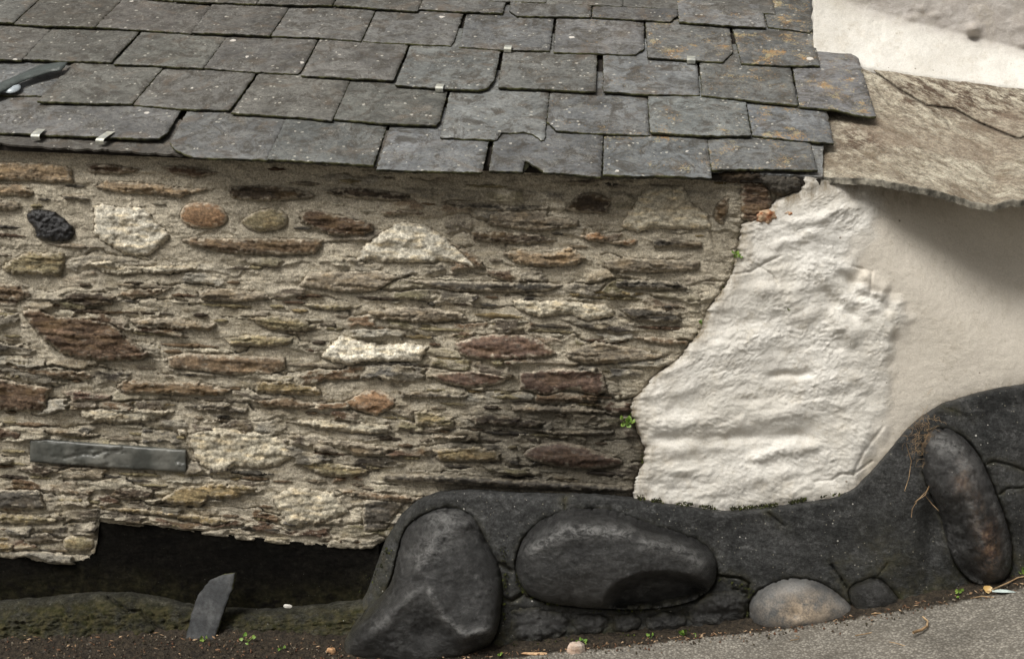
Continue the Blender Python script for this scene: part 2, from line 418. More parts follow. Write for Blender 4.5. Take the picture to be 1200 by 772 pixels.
def cdt(outline, res):
    lo, hi = outline.min(0), outline.max(0)
    gx, gy = np.meshgrid(np.arange(lo[0], hi[0], res), np.arange(lo[1], hi[1], res*.9))
    gx = gx + (np.arange(gx.shape[0]) % 2)[:, None]*res*.5
    g = np.stack([gx.ravel(), gy.ravel()], 1); g = g+RNG.uniform(-.18, .18, g.shape)*res
    g = g[inside(g, outline)]
    if len(g): g = g[segdist(g, outline) > res*.55]
    pts = np.vstack([outline, g]) if len(g) else outline
    n = len(outline)
    v, e, f, _, _, _ = delaunay_2d_cdt([Vector(p) for p in pts.tolist()], [(i, (i+1) % n) for i in range(n)], [], 0, 1e-5)
    v = np.array([tuple(q) for q in v]); f = np.array([t_ for t_ in f if len(t_) == 3], dtype=np.int64)
    c = v[f].mean(1); keep = inside(c, outline); f = f[keep]
    # consistent orientation
    a = v[f[:, 1]]-v[f[:, 0]]; b = v[f[:, 2]]-v[f[:, 0]]
    neg = (a[:, 0]*b[:, 1]-a[:, 1]*b[:, 0]) > 0    # y runs down
    f[neg] = f[neg][:, ::-1]
    return v, f
def boundary_edges(f):
    e = np.vstack([f[:, [0, 1]], f[:, [1, 2]], f[:, [2, 0]]]); s = set(map(tuple, e.tolist()))
    return [(a, b) for a, b in s if (b, a) not in s]
def inflate(outline, v, n=72, iters=900):
    lo, hi = outline.min(0), outline.max(0); h = max(hi-lo)/n
    nx, ny = int((hi[0]-lo[0])/h)+3, int((hi[1]-lo[1])/h)+3
    gx, gy = np.meshgrid(lo[0]-h+np.arange(nx+1)*h, lo[1]-h+np.arange(ny+1)*h)
    m = inside(np.stack([gx.ravel(), gy.ravel()], 1), outline).reshape(gx.shape).astype(float)
    u = np.zeros_like(gx)
    for _ in range(iters):
        u[1:-1, 1:-1] = .25*(u[:-2, 1:-1]+u[2:, 1:-1]+u[1:-1, :-2]+u[1:-1, 2:]+1)*m[1:-1, 1:-1]
    u /= u.max()
    fx = (v[:, 0]-lo[0]+h)/h; fy = (v[:, 1]-lo[1]+h)/h
    i = np.clip(fx.astype(int), 0, nx-1); j = np.clip(fy.astype(int), 0, ny-1); a = fx-i; b = fy-j
    val = u[j, i]*(1-a)*(1-b)+u[j, i+1]*a*(1-b)+u[j+1, i]*(1-a)*b+u[j+1, i+1]*a*b
    return np.sqrt(np.clip(val, 0, 1))
def curve(pts, x):
    p = np.asarray(pts, float); return np.interp(x, p[:, 0], p[:, 1])

# plate: outline drawn at photo scale, standing at a real depth Y, with a real relief and a skirt into the wall
def plate(name, outline, Yfun, mat, parent=None, res=2.0, skirt=(.03,), col=None, attrs=None, skirtmat=None, skirtdir=(0, 1, 0), shrink=0.0, skjit=0.0, raw=False):
    v, f = cdt(outline, res)
    d = segdist(v, outline)
    be = boundary_edges(f)
    bidx = np.unique(np.array(be).ravel())
    d[bidx] = 0
    Y = Yfun(v[:, 0], v[:, 1], d, v, outline)
    P = unproj(v[:, 0], v[:, 1], Y)
    V = [P]; Fs = f.tolist(); mi = [0]*len(Fs)
    pos = {int(b): k for k, b in enumerate(bidx)}
    prev = {int(b): int(b) for b in bidx}
    c2 = v[bidx].mean(0); nv = len(P)
    for li, s in enumerate(skirt):
        jit = 1+skjit*RNG.uniform(-1, 1, len(bidx))[:, None] if skjit else 1
        q = P[bidx]+np.array(skirtdir)*s*jit
        if shrink: q = q + (P[bidx].mean(0)-P[bidx])*np.array([shrink, 0, shrink])*(li+1)
        if skjit: q = q + RNG.normal(0, .0004, q.shape)
        V.append(q)
        for a, b in be:
            a_, b_ = prev[a], prev[b]; na, nb = nv+pos[a], nv+pos[b]
            Fs.append([a_, na, nb]); Fs.append([a_, nb, b_]); mi += [1 if skirtmat else 0]*2
        prev = {int(b): nv+pos[int(b)] for b in bidx}; nv += len(bidx)
    V = np.vstack(V); ns = nv-len(P)
    at_ = {}
    for k_, val in (attrs or {}).items():
        val = val(v[:, 0], v[:, 1], d) if callable(val) else np.full(len(P), float(val))
        at_[k_] = np.concatenate([val]+[val[bidx]]*len(skirt))
    cc = None
    if col is not None:
        cc = col(v[:, 0], v[:, 1], d) if callable(col) else np.tile(np.array(col, float), (len(P), 1))
        cc = np.vstack([cc]+[cc[bidx]]*len(skirt))
    Fa = np.array(Fs)
    if raw: return V, Fa, cc
    mats = [mat, skirtmat] if skirtmat else mat
    return build(name, V, Fa, mats, parent, at_, cc, mi if skirtmat else None)

def sheet(name, PX, PY, Y, mat, parent=None, attrs=None, cols=None, backrows=None):
    ny, nx = PX.shape
    attrs = {k: np.broadcast_to(np.asarray(v, float), PX.shape) for k, v in (attrs or {}).items()}
    P = unproj(PX, PY, Y)
    if backrows is not None:      # extra rim rows turned back into the wall: list of (side, depth)
        pass
    idx = np.arange(nx*ny).reshape(ny, nx)
    Fq = np.stack([idx[:-1, :-1], idx[1:, :-1], idx[1:, 1:], idx[:-1, 1:]], -1).reshape(-1, 4)
    at_ = {k: v.ravel() for k, v in (attrs or {}).items()}
    return build(name, P.reshape(-1, 3), Fq, mat, parent, at_, None if cols is None else cols.reshape(-1, 3))

# ------------------------------------------------------------------ GROUND (street rises to the right)
PL_TOP = [(395, 790), (402, 752), (415, 722), (430, 692), (442, 660), (452, 632), (470, 603), (490, 585), (515, 576), (555, 573), (600, 577), (640, 578), (700, 579), (740, 583), (800, 592), (850, 598), (900, 594), (940, 588), (975, 584), (1000, 573), (1020, 553), (1045, 524), (1060, 505), (1080, 487), (1105, 472), (1140, 461), (1170, 454), (1200, 450), (1300, 440), (1420, 440)]
CONTACT = [(-220, 748, -.10), (0, 746, -.10), (250, 742, -.11), (380, 752, -.14), (470, 768, -.20), (560, 768, -.20), (620, 764, -.19), (700, 757, -.17), (800, 747, -.16), (870, 740, -.155), (930, 735, -.15), (1000, 722, -.145), (1060, 712, -.14), (1120, 697, -.135), (1190, 682, -.125), (1300, 664, -.12), (1420, 645, -.12)]
_cp = np.array([at(*c) for c in CONTACT])
_gx = np.linspace(_cp[0, 0], _cp[-1, 0], 120); _gz = np.interp(_gx, _cp[:, 0], _cp[:, 2])
_k = np.ones(13)/13; _gzs = np.convolve(np.pad(_gz, 6, 'edge'), _k, 'valid')
_sl = (_gzs[-1]-_gzs[-30])/(_gx[-1]-_gx[-30])
def gz(x, y=0):
    x = np.asarray(x, float)
    z = np.interp(x, _gx, _gzs)
    z = z + np.where(x > _gx[-1], (x-_gx[-1])*_sl*np.exp(-np.clip(x-_gx[-1], 0, 400)/30.), 0)
    return z
print('ground z', [round(float(v), 3) for v in _cp[:, 2]], 'slope', _sl)
def ontoground(px, py):
    """point where the sight line meets the ground"""
    d = FWD*F + RIGHT*(px-600) + UP*(386-py); t = 1e-3
    for _ in range(60):
        p = CAM+d*t; e = p[2]-gz(p[0]); t += e/(-d[2])*.8
    return CAM+d*t
xs = np.concatenate([-np.geomspace(400, 2.4, 22), np.linspace(-2.2, 2.2, 560), np.geomspace(2.4, 400, 22)])
ys = np.concatenate([-np.geomspace(400, .9, 26), np.linspace(-.85, .05, 200), [.3, 2.5], np.geomspace(6, 400, 12)])
GX, GY = np.meshgrid(xs, ys)
near = np.exp(-((np.abs(GX)/2.2)**6))*np.exp(-((np.abs(GY+.3)/.7)**6))
cy = np.interp(GX, _cp[:, 0], _cp[:, 1])
off = cy-GY       # distance out from the wall foot
dirtw = np.interp(GX, _cp[:, 0], [.30, .30, .28, .20, .09, .06, .035, .03, .025, .025, .025, .025, .035, .045, .045, .045, .045])
dirt = 1-sst(dirtw*.5, dirtw*1.4, off)
GZ = gz(GX) + near*(.004*fbm(GX*9, GY*9, 4, 2) + .0035*fbm(GX*60, GY*60, 3, 8)*(1+1.5*dirt)) + near*.012*np.exp(-np.clip(off, 0, 9)/.03)
V = np.stack([GX, GY, GZ], -1); idx = np.arange(V.shape[0]*V.shape[1]).reshape(V.shape[:2])
Fq = np.stack([idx[:-1, :-1], idx[:-1, 1:], idx[1:, 1:], idx[1:, :-1]], -1).reshape(-1, 4)
g = build('ground', V.reshape(-1, 3), Fq, M['ground'], None, {'Dirt': (dirt*near).ravel()})
tag(g, 'sloping grey asphalt street with a dark dirt strip along the wall foot', 'street', kind='structure')

# ------------------------------------------------------------------ STONE WALL
wl = empty('stone_wall', tuple(at(300, 742, -.02)))
tag(wl, 'rubble wall of thin schist stones set in beige lime mortar under slate eaves', 'stone wall')
C = dict(brown=(.125, .090, .058), red=(.098, .064, .048), dk=(.050, .038, .027), tan=(.27, .205, .135), grey=(.185, .158, .12), dg=(.058, .052, .043),
         quartz=(.54, .51, .43), pale=(.36, .33, .26), ochre=(.21, .165, .09), orange=(.20, .125, .072), olive=(.21, .18, .11), rust=(.085, .057, .038))
ST = [
('s','tan',10,[(-40,188),(0,190),(40,191),(80,195),(89,215),(60,214),(0,211),(-40,209)]),
('s','tan',8,[(-30,214),(0,216),(26,216),(41,227),(31,231),(0,228),(-30,226)]),
('s','grey',8,[(-20,233),(0,235),(16,236),(25,242),(16,247),(-20,245)]),
('c','dg',12,[(33,248),(47,245),(67,251),(80,260),(87,276),(75,286),(60,282),(43,281),(40,265),(32,258)]),
('s','dg',7,[(70,229),(96,228),(106,233),(98,236),(75,233)]),
('s','tan',9,[(111,219),(124,212),(181,215),(220,221),(251,221),(220,228),(212,231),(181,228),(155,227),(124,224)]),
('s','rust',8,[(101,193),(130,192),(166,199),(145,204),(104,202)]),
('s','rust',8,[(187,194),(220,195),(259,203),(230,208),(200,203)]),
('q','quartz',12,[(109,241),(119,239),(140,243),(166,242),(176,250),(181,259),(192,268),(199,280),(187,289),(176,299),(161,299),(145,298),(137,291),(122,284),(110,273),(111,258)]),
('b','orange',14,[(211,247),(220,238),(238,236),(259,241),(267,253),(264,263),(249,268),(225,267),(212,260)]),
('b','olive',13,[(282,258),(300,247),(320,243),(336,250),(337,262),(325,270),(300,272),(284,264)]),
('s','olive',11,[(3,312),(16,303),(34,294),(52,297),(76,295),(76,310),(70,324),(39,321),(16,321),(3,316)]),
('s','brown',10,[(212,281),(225,278),(285,280),(330,279),(380,281),(370,297),(330,299),(280,298),(250,294),(235,290),(220,286)]),
('s','pale',8,[(101,307),(130,305),(145,312),(181,312),(233,311),(225,317),(194,321),(166,319),(153,322),(122,320)]),
('s','brown',8,[(-20,332),(23,333),(39,346),(21,352),(-20,349)]),
('s','dk',9,[(66,346),(88,341),(117,343),(135,346),(130,356),(104,360),(80,354)]),
('s','brown',7,[(137,346),(155,338),(199,338),(181,346),(155,350)]),
('s','rust',18,[(24,364),(45,361),(62,370),(95,372),(130,378),(152,398),(176,415),(165,421),(130,423),(100,420),(70,413),(58,402),(48,395),(35,380)]),
('f','brown',9,[(195,418),(215,414),(260,416),(300,418),(334,419),(334,432),(316,439),(300,437),(270,440),(240,435),(198,430)]),
('s','brown',8,[(5,428),(52,432),(98,435),(111,440),(104,444),(70,443),(26,436)]),
('s','rust',12,[(-60,446),(0,444),(26,450),(63,453),(56,463),(54,481),(26,481),(0,480),(-60,476)]),
('s','red',8,[(71,458),(91,457),(130,464),(127,469),(85,470)]),
('s','brown',13,[(136,453),(145,444),(181,448),(233,448),(272,457),(259,463),(220,463),(181,461),(145,461)]),
('s','dg',8,[(215,474),(259,472),(290,479),(288,485),(233,481)]),
('s','pale',12,[(88,481),(145,478),(205,481),(181,492),(145,496),(104,492)]),
('s','grey',8,[(31,500),(65,502),(117,509),(104,512),(39,507)]),
('p','dg',12,[(35,516),(62,516),(218,528),(218,553),(145,549),(35,541)]),
('q','pale',12,[(221,509),(240,503),(262,500),(290,505),(318,508),(335,518),(342,535),(325,546),(300,549),(275,546),(258,555),(240,548),(228,535)]),
('q','quartz',9,[(206,502),(217,503),(220,509),(210,511)]),
('s','dk',9,[(18,549),(39,544),(73,550),(52,559)]),
('s','rust',8,[(-20,497),(26,505),(25,515),(-20,511)]),
('f','dg',11,[(-60,572),(0,574),(46,574),(54,597),(0,596),(-60,592)]),
('s','dk',11,[(126,581),(139,570),(180,573),(178,585),(150,585)]),
('s','ochre',14,[(188,586),(212,570),(260,566),(300,570),(299,575),(272,584),(245,583),(235,594),(204,590)]),
('s','brown',8,[(65,573),(114,574),(103,580),(73,578)]),
('b','olive',11,[(73,630),(90,626),(109,630),(110,641),(101,646),(76,645)]),
('s','dg',8,[(22,627),(54,623),(71,633),(33,638)]),
('s','ochre',8,[(-20,631),(16,638),(14,646),(-20,646)]),
('s','ochre',9,[(88,590),(140,594),(204,600),(272,610),(250,616),(204,606),(140,600)]),
('s','olive',8,[(-20,603),(30,602),(68,608),(60,614),(-20,612)]),
('q','pale',13,[(319,584),(341,570),(392,578),(409,600),(382,611),(360,614),(352,618),(338,614),(324,595)]),
('f','dg',8,[(425,586),(450,584),(474,589),(463,603),(452,620),(426,623)]),
('s','brown',12,[(392,572),(440,576),(495,583),(486,589),(440,586),(400,578)]),
('s','rust',13,[(350,249),(367,245),(404,254),(437,262),(437,271),(427,276),(398,277),(378,272),(352,260)]),
('q','quartz',12,[(417,307),(427,286),(445,273),(471,260),(497,263),(515,273),(538,291),(554,307),(559,315),(533,307),(512,306),(492,308),(466,307),(445,308),(435,304)]),
('s','brown',14,[(515,276),(533,286),(559,302),(569,315),(556,312),(533,291)]),
('s','dk',10,[(375,224),(417,220),(455,224),(479,227),(477,236),(445,234),(404,231)]),
('s','dk',10,[(267,219),(300,217),(339,220),(367,227),(365,233),(300,236),(272,232)]),
('s','rust',7,[(445,249),(468,246),(502,249),(492,252),(455,251)]),
('s','dg',10,[(515,237),(560,238),(600,242),(645,241),(640,247),(590,248),(530,244)]),
('f','grey',10,[(349,335),(362,319),(445,317),(466,325),(440,341),(411,343)]),
('f','dg',11,[(463,327),(523,329),(600,331),(640,331),(660,334),(640,341),(595,342),(533,341)]),
('s','olive',8,[(352,356),(385,356),(424,359),(404,364),(378,363)]),
('s','dk',10,[(551,271),(600,272),(634,275),(652,283),(610,286),(555,282)]),
('s','tan',12,[(588,296),(605,292),(640,297),(670,290),(687,303),(675,311),(640,313),(605,309)]),
('s','dk',13,[(661,247),(680,227),(698,225),(717,234),(711,250),(685,249)]),
('s','grey',12,[(575,250),(600,245),(644,247),(641,253),(678,258),(678,265),(649,269),(631,272),(600,268),(570,262)]),
('q','pale',12,[(727,265),(748,232),(761,216),(800,219),(812,240),(829,250),(834,269),(802,269),(766,267),(745,272)]),
('s','orange',9,[(680,277),(701,271),(715,278),(706,284),(690,282)]),
('s','orange',8,[(712,284),(728,281),(746,281),(744,287),(725,287)]),
('s','dg',11,[(762,281),(781,278),(823,284),(824,291),(787,289),(766,290)]),
('s','grey',11,[(707,307),(730,302),(820,306),(819,316),(766,319),(730,320),(711,315)]),
('s','dg',11,[(717,329),(755,328),(797,330),(807,339),(766,339),(722,337)]),
('s','brown',10,[(846,234),(856,227),(850,255),(845,264),(838,258),(838,242)]),
('s','rust',18,[(868,214),(900,212),(905,236),(900,255),(880,262),(868,256)]),
('s','dg',13,[(724,361),(755,359),(797,367),(798,377),(779,378),(745,376)]),
('q','pale',11,[(600,352),(652,352),(712,358),(722,370),(688,376),(665,367),(634,372),(605,362)]),
('f','red',11,[(533,402),(552,395),(585,391),(615,392),(634,399),(652,414),(640,418),(600,420),(560,421),(538,415)]),
('s','grey',14,[(663,412),(700,400),(750,409),(779,418),(745,423),(690,427),(665,420)]),
('s','brown',11,[(735,394),(766,394),(807,399),(804,404),(771,403)]),
('f','red',11,[(608,437),(652,432),(706,434),(711,458),(698,464),(670,455),(639,463),(610,455)]),
('b','red',20,[(613,528),(647,516),(685,523),(704,532),(737,541),(709,549),(665,549),(615,538)]),
('s','dg',13,[(600,500),(655,505),(720,504),(718,509),(655,510)]),
('s','grey',14,[(600,474),(650,475),(700,480),(720,484),(660,484),(600,482)]),
('q','quartz',14,[(375,417),(398,393),(414,396),(445,404),(481,402),(502,406),(492,424),(455,423),(427,423),(414,428),(383,422)]),
('f','orange',12,[(404,471),(430,457),(445,457),(461,467),(464,475),(441,487),(414,479)]),
('f','red',10,[(502,439),(533,435),(567,435),(598,442),(585,450),(549,454),(520,448)]),
('s','dg',12,[(468,458),(502,459),(549,463),(546,467),(471,466)]),
('s','olive',9,[(485,481),(502,481),(528,489),(533,499),(487,499)]),
('s','pale',11,[(334,494),(378,492),(455,497),(461,507),(430,509),(385,503)]),
('s','grey',12,[(360,515),(404,516),(466,525),(445,534),(417,534),(409,528)]),
('s','olive',12,[(347,541),(388,541),(435,551),(414,559),(378,558)]),
('s','ochre',12,[(300,448),(331,445),(375,455),(375,463),(326,461),(300,460)]),
('s','brown',10,[(300,470),(334,465),(375,474),(354,479),(310,477)]),
('s','olive',13,[(290,372),(320,370),(352,374),(375,385),(352,388),(315,386)]),
('s','dk',13,[(546,489),(572,484),(600,488),(640,494),(630,501),(590,498),(556,497)]),
('s','ochre',12,[(507,527),(559,523),(588,531),(585,541),(515,540)]),
('s','grey',12,[(502,510),(549,510),(543,515),(507,514)]),
('f','dg',20,[(445,556),(520,556),(620,562),(742,571),(738,577),(600,572),(450,563)]),
('s','grey',14,[(230,340),(262,338),(305,342),(318,350),(280,354),(236,352)]),
('s','grey',13,[(150,374),(200,372),(252,380),(248,387),(200,385),(160,383)]),
('s','olive',12,[(262,396),(300,392),(345,396),(336,405),(300,406),(268,403)]),
('s','grey',13,[(430,365),(480,358),(540,366),(548,374),(500,378),(440,374)]),
]
KIND_LABEL = {3:'black glassy clinker lump', 8:'angular white quartz block', 9:'rounded orange-brown stone', 10:'small rounded olive stone', 17:'large rust-brown rock',
              18:'long flat reddish-brown stone', 26:'long straight-cut dark slate strip', 28:'tiny white pebble', 44:'pale triangular quartz stone', 75:'pale knobbly quartz lump', 76:'orange-brown diamond-shaped stone'}
ALLPOLY = [chaikin(s[3], 1) for s in ST]
BOT = [(-400, 640), (-200, 642), (0, 653), (60, 661), (88, 663), (104, 658), (111, 650), (114, 638), (117, 613), (240, 627), (330, 638), (432, 646), (446, 636), (470, 622), (520, 618), (760, 625), (880, 625)]
LEFT_SEAM = [(196, 940), (215, 936), (228, 912), (244, 902), (256, 886), (263, 869), (300, 863), (322, 858), (345, 843), (365, 828), (385, 822), (398, 812), (415, 800), (428, 785), (436, 772), (445, 762), (460, 752), (467, 741), (480, 738), (500, 745), (525, 755), (545, 753), (560, 745), (585, 741), (640, 741)]
def hsh(a, b, c=0.0):
    q = np.sin(a*127.1+b*311.7+c*74.7)*43758.5453; return q-np.floor(q)
def bedcells(px, py):
    """rough courses of small thin stones: relief, whether stone, random id"""
    wv = (py-.05*px)/16.5+.85*fbm(px/110, py/50, 2, 201)+.42*fbm(px/26, py/13, 3, 203); k = np.floor(wv); f = wv-k
    ln = 34+76*hsh(k, 1.0); u = px/ln+hsh(k, 2.0)*10+.16*noise(px/13, py/7, 31); c = np.floor(u); g = u-c
    i1, i2, i3 = hsh(k, c, 1), hsh(k, c, 2), hsh(k, c, 3)
    m = .6+3.2*hsh(k, c, 4)
    ed = np.minimum(np.minimum(f*16.5-m*.6, (1-f)*16.5-m), np.minimum(g, 1-g)*ln*.55-m*.8)+1.1*fbm(px/7, py/4, 2, 9)
    e = sst(-.6, 2.0, ed); st = (i1 > .42)
    gap = np.exp(-((f-1.0)*16.5/1.5)**2)*(hsh(k, np.floor(px/37), 7) > .35)       # dry joint left open under a bed
    h = np.where(st, (.006+.016*i2)*(.5+.5*f)*e, -.003*i2) - .012*gap
    return h, st*e, i3, hsh(k, c, 5)
def mortar_relief(px, py, full=False):
    """protrusion in metres of the mortar bed"""
    l0 = .16+.50*sst(330, 430, px)
    lay = l0+(1-l0)*sst(285, 345, py+46*noise(px/90, py/60, 4))          # smoother, newer pointing at the top
    lay = lay*(1-sst(720, 820, px)*.5*(1-sst(420, 470, py)))
    patch = .35+.65*sst(-.25, .15, fbm(px/75, py/30, 3, 151))            # beds laid bare here, smeared over there
    ch, st, i3, i4 = bedcells(px, py)
    a = ch*patch*1.15 + (.25+.75*st)*(strata(px, py, 15, 3, .06)*.004*patch + strata(px+50, py+9, 6.5, 7, .04)*.0065*sst(-.3, .3, fbm(px/40, py/22, 2, 161)) + strata(px, py, 3.4, 17, .05)*.0026)
    b = .008*fbm(px/70, py/34, 3, 21) + .0050*fbm(px/17, py/10, 3, 33) + .0030*fbm(px/3.6, py/2.8, 3, 5, .7) + .0034*np.abs(noise(px/5.5, py/4.5, 44))*(.5+noise(px/40, py/30, 64))
    if full: return lay*(a-.003)+b, lay, st*patch*lay, i3, i4
    return lay*(a-.003)+b, lay
step = 1.25
pxs = np.arange(-260, 962, step); nrow = 430
tt = np.linspace(0, 1, nrow)
PX, T = np.meshgrid(pxs, tt)
TOPW = lambda px: 188+.045*(px-520)
MID = TOPW(PX)+(585-TOPW(PX))*np.clip(T/.84, 0, 1)
PY = np.where(T <= .84, MID, 585+(curve(BOT, PX)-585)*np.clip((T-.84)/.16, 0, 1))
rel, lay, stm, i3, i4 = mortar_relief(PX, PY, True)
# hollows left under and round each bedded stone
flat = np.stack([PX.ravel(), PY.ravel()], 1); hollow = np.zeros(len(flat)); under = np.zeros(len(flat), bool)
for poly in ALLPOLY:
    lo, hi = poly.min(0)-14, poly.max(0)+14
    m = np.where((flat[:, 0] > lo[0]) & (flat[:, 0] < hi[0]) & (flat[:, 1] > lo[1]) & (flat[:, 1] < hi[1]))[0]
    if not len(m): continue
    q = flat[m]; d = segdist(q, poly); ins = inside(q, poly); cyy = poly[:, 1].mean()
    below = sst(-6, 8, q[:, 1]-cyy)
    hh = np.where(ins, .004, (.0100*below*(1 if cyy > 300 else .7)+(.0012 if cyy > 330 else 0))*np.exp(-d/1.9))
    hollow[m] = np.maximum(hollow[m], hh)
rel = rel - hollow.reshape(PX.shape)
seamd = np.interp(PY, [p[0] for p in LEFT_SEAM], [p[1] for p in LEFT_SEAM]) - PX
rel = rel - .012*np.exp(-np.abs(seamd)/2.2)*1.0        # the open crack along the whitewash
for line in ([(832, 270), (838, 290), (850, 312), (853, 322)], [(855, 330), (830, 329), (812, 333)], [(700, 440), (724, 448), (728, 470)]):
    d = segdist(flat, line, False).reshape(PX.shape); rel = rel-.006*np.exp(-(d/1.3)**2)
edge_t = (curve(BOT, PX)-PY)
Yw = 0.0 - rel + .012*np.exp(-np.clip(edge_t, 0, 99)/1.2) - .002*np.exp(-((edge_t-6)/6)**2)
mc = np.array([.455, .41, .325])
PAL = np.array([(.20, .18, .145), (.12, .10, .078), (.06, .052, .043), (.26, .22, .16), (.38, .345, .27), (.16, .108, .068), (.10, .066, .046), (.18, .16, .10), (.30, .28, .235), (.13, .122, .108)])
pc = PAL[np.clip((i3*len(PAL)).astype(int), 0, len(PAL)-1)]*(.75+.5*i4)[..., None]
pc = pc*(1+.7*fbm(PX/13, (PY-.05*PX)/2.6, 3, 71))[..., None]
smear = sst(-.02, .28, fbm(PX/24, PY/11, 4, 91))*.85
k = np.clip(stm*1.15*(1-smear), 0, 1)[..., None]
cols = mc*(1-k)+pc*k
k2 = (np.clip(lay*sst(.0, .35, fbm(PX/40, (PY-.05*PX)/6, 4, 73)), 0, 1)*.55)[..., None]*(1-k)
cols = cols*(1-k2)+np.array([.21, .18, .13])*k2
oc = np.clip(sst(.12, .45, fbm(PX/30, PY/9, 3, 55))*lay, 0, 1)[..., None]*.28
cols = cols*(1-oc)+np.array([.23, .175, .09])*oc
cols = np.clip(cols, .01, .9)
sheet('bedded_rubble', PX, PY, Yw, M['mortar'], wl, None, cols)['kind'] = 'stuff'

def stone_Y(kind, t, seed, tilt=True):
    t = t*.00130
    def fn(px, py, d, v, o):
        base = mortar_relief(px, py)[0]*.35
        h = (o[:, 1].max()-o[:, 1].min()); low = (py-o[:, 1].min())/max(h, 1)
        e = 1-np.exp(-d/(1.4 if kind in 'sfp' else 2.2))
        if kind == 's':
            p = t*(.15+.85*e)*(.5+.5*low) + strata(px, py, max(4.5, min(10, h/2.2)), seed)*.011*sst(0, 3, d) + strata(px, py, 2.9, seed+1)*.0035 + .004*fbm(px/10, py/5, 3, seed+3) + .0016*fbm(px/2.8, py/2, 2, seed)
        elif kind == 'f':
            p = t*(.35+.65*e)*(.7+.3*low) + strata(px, py, max(8, h/1.6), seed)*.0055*sst(0, 3, d) + .0026*fbm(px/16, py/7, 3, seed+3) + .0010*fbm(px/4, py/2.4, 2, seed)
        elif kind == 'p':
            p = t*(.8+.2*e) + .0001*fbm(px/20, py/9, 2, seed)
        elif kind == 'q':
            p = t*(.2+.8*e)*(.75+.25*low) + .008*np.abs(fbm(px/20, py/12, 3, seed+3, .6))*sst(0, 3, d) + .0030*np.floor(2.5*fbm(px/16, py/11, 2, seed+8)) + .0008*fbm(px/4, py/3, 3, seed)
        elif kind == 'c':
            p = t*(.3+.7*e) + .010*fbm(px/6, py/6, 3, seed+3, .7)
        else:
            p = t*(.1+.9*inflate(o, v, 40, 300)) + .0022*fbm(px/12, py/9, 3, seed)
        return -(base+p) + .0
    return fn
for i, (kind, cn, t, poly) in enumerate(ST):
    p = np.asarray(poly, float)
    if kind in 'c': p = chaikin(poly, 1)
    if kind in 'b': p = chaikin(poly, 2)
    o = ragged(p, 1.6, {'s': 2.6, 'q': 2.8, 'c': 2.6, 'f': 1.5, 'p': .3, 'b': .9}[kind], i+1, .2)
    area = (o[:, 0].max()-o[:, 0].min())*(o[:, 1].max()-o[:, 1].min())
    base = np.array(C[cn])*random.uniform(.85, 1.15)
    def colf(px, py, d, base=base, i=i, kind=kind):
        k = fbm(px/22, (py-.05*px)/5, 3, i*2)[:, None]
        alt = base*np.array([1.35, 1.2, .95])+.03
        c = np.clip(base*(1-np.clip(k*1.6, 0, 1)) + alt*np.clip(k*1.6, 0, 1), .004, .9)*(1+.6*fbm(px/8, py/2.2, 3, i)[:, None])
        # mortar smeared over the rims of the stone
        sm = sst(.42, .62, np.exp(-d/3.2)*.75+.55*fbm(px/9, py/4, 3, i*5+2)+.12)[:, None]*(0.0 if kind in 'pc' else .62)
        return c*(1-sm)+np.array([.42, .375, .295])*sm
    mat = {'s': M['schist'], 'q': M['quartz'], 'c': M['clinker'], 'f': M['flatrock'], 'p': M['strip'], 'b': M['flatrock']}[kind]
    ob = plate('stone' if kind != 'p' else 'slate_strip', o, stone_Y(kind, t, i), mat, wl, 1.45 if area < 3500 else 1.8, (.012, .03), colf, shrink=.02)
    if i in KIND_LABEL: ob['label'] = KIND_LABEL[i]

# the many nameless flakes between them: one part nobody could count
Vs, Fs, Cs = [], [], []; nv = 0; placed = []
tries = 0
while len(placed) < 430 and tries < 9000:
    tries += 1
    cx = random.uniform(-240, 850); cyv = random.uniform(196, 655)
    L = random.choice([14, 20, 28, 40, 58])*random.uniform(.8, 1.25)*.5; Hh = random.uniform(2.2, 5.2)*.5*(1+.3*(L > 18))
    if cyv > curve(BOT, cx)-5-Hh: continue
    if cx+L > np.interp(cyv, [p[0] for p in LEFT_SEAM], [p[1] for p in LEFT_SEAM])-5: continue
    if cyv > curve(PL_TOP, cx)-3 and cx > 440: continue
    if cyv < 330 and cx > 0 and random.random() < .72: continue
    c = np.array([[cx-L, cyv-.05*L], [cx-L*.5, cyv], [cx, cyv], [cx+L*.5, cyv], [cx+L, cyv+.05*L]])
    if any(abs(cx-a) < (L+l)*.8 and abs(cyv-b) < (Hh+hh)*.75+1 for a, b, l, hh in placed): continue
    bad = False
    for poly in ALLPOLY:
        if poly[:, 0].min()-L > cx or poly[:, 0].max()+L < cx or abs(cyv-poly[:, 1].mean()) > 60: continue
        if inside(c, poly).any() or segdist(c, poly).min() < Hh: bad = True; break
    if bad: continue
    placed.append((cx, cyv, L, Hh))
    n = 9; sx = random.uniform(-.3, .5)
    xs_ = np.linspace(-1, 1, n); prof = (1-np.abs(xs_)**2.2)
    top = [(cx+a*L, cyv+.05*a*L-Hh*b*random.uniform(.5, 1.1)) for a, b in zip(xs_, prof)]
    bt = [(cx+a*L, cyv+.05*a*L+Hh*b*random.uniform(.5, 1.1)+.3) for a, b in zip(xs_[1:-1], prof[1:-1])][::-1]
    o = ragged(np.array(top+bt), 1.9, 1.0, len(placed), .2)
    cn = random.choices(['grey', 'olive', 'brown', 'dg', 'dk', 'pale', 'rust', 'ochre'], [5, 4, 2, 3, 2, 4, 1, 2])[0]
    tk = random.uniform(5, 13)
    try: a, b, cc = plate('x', o, stone_Y('s', tk, len(placed)), None, None, 2.6, (.03,), np.array(C[cn])*random.uniform(.8, 1.2), raw=True)
    except Exception: continue
    Vs.append(a); Fs.append(b+nv); Cs.append(cc); nv += len(a)
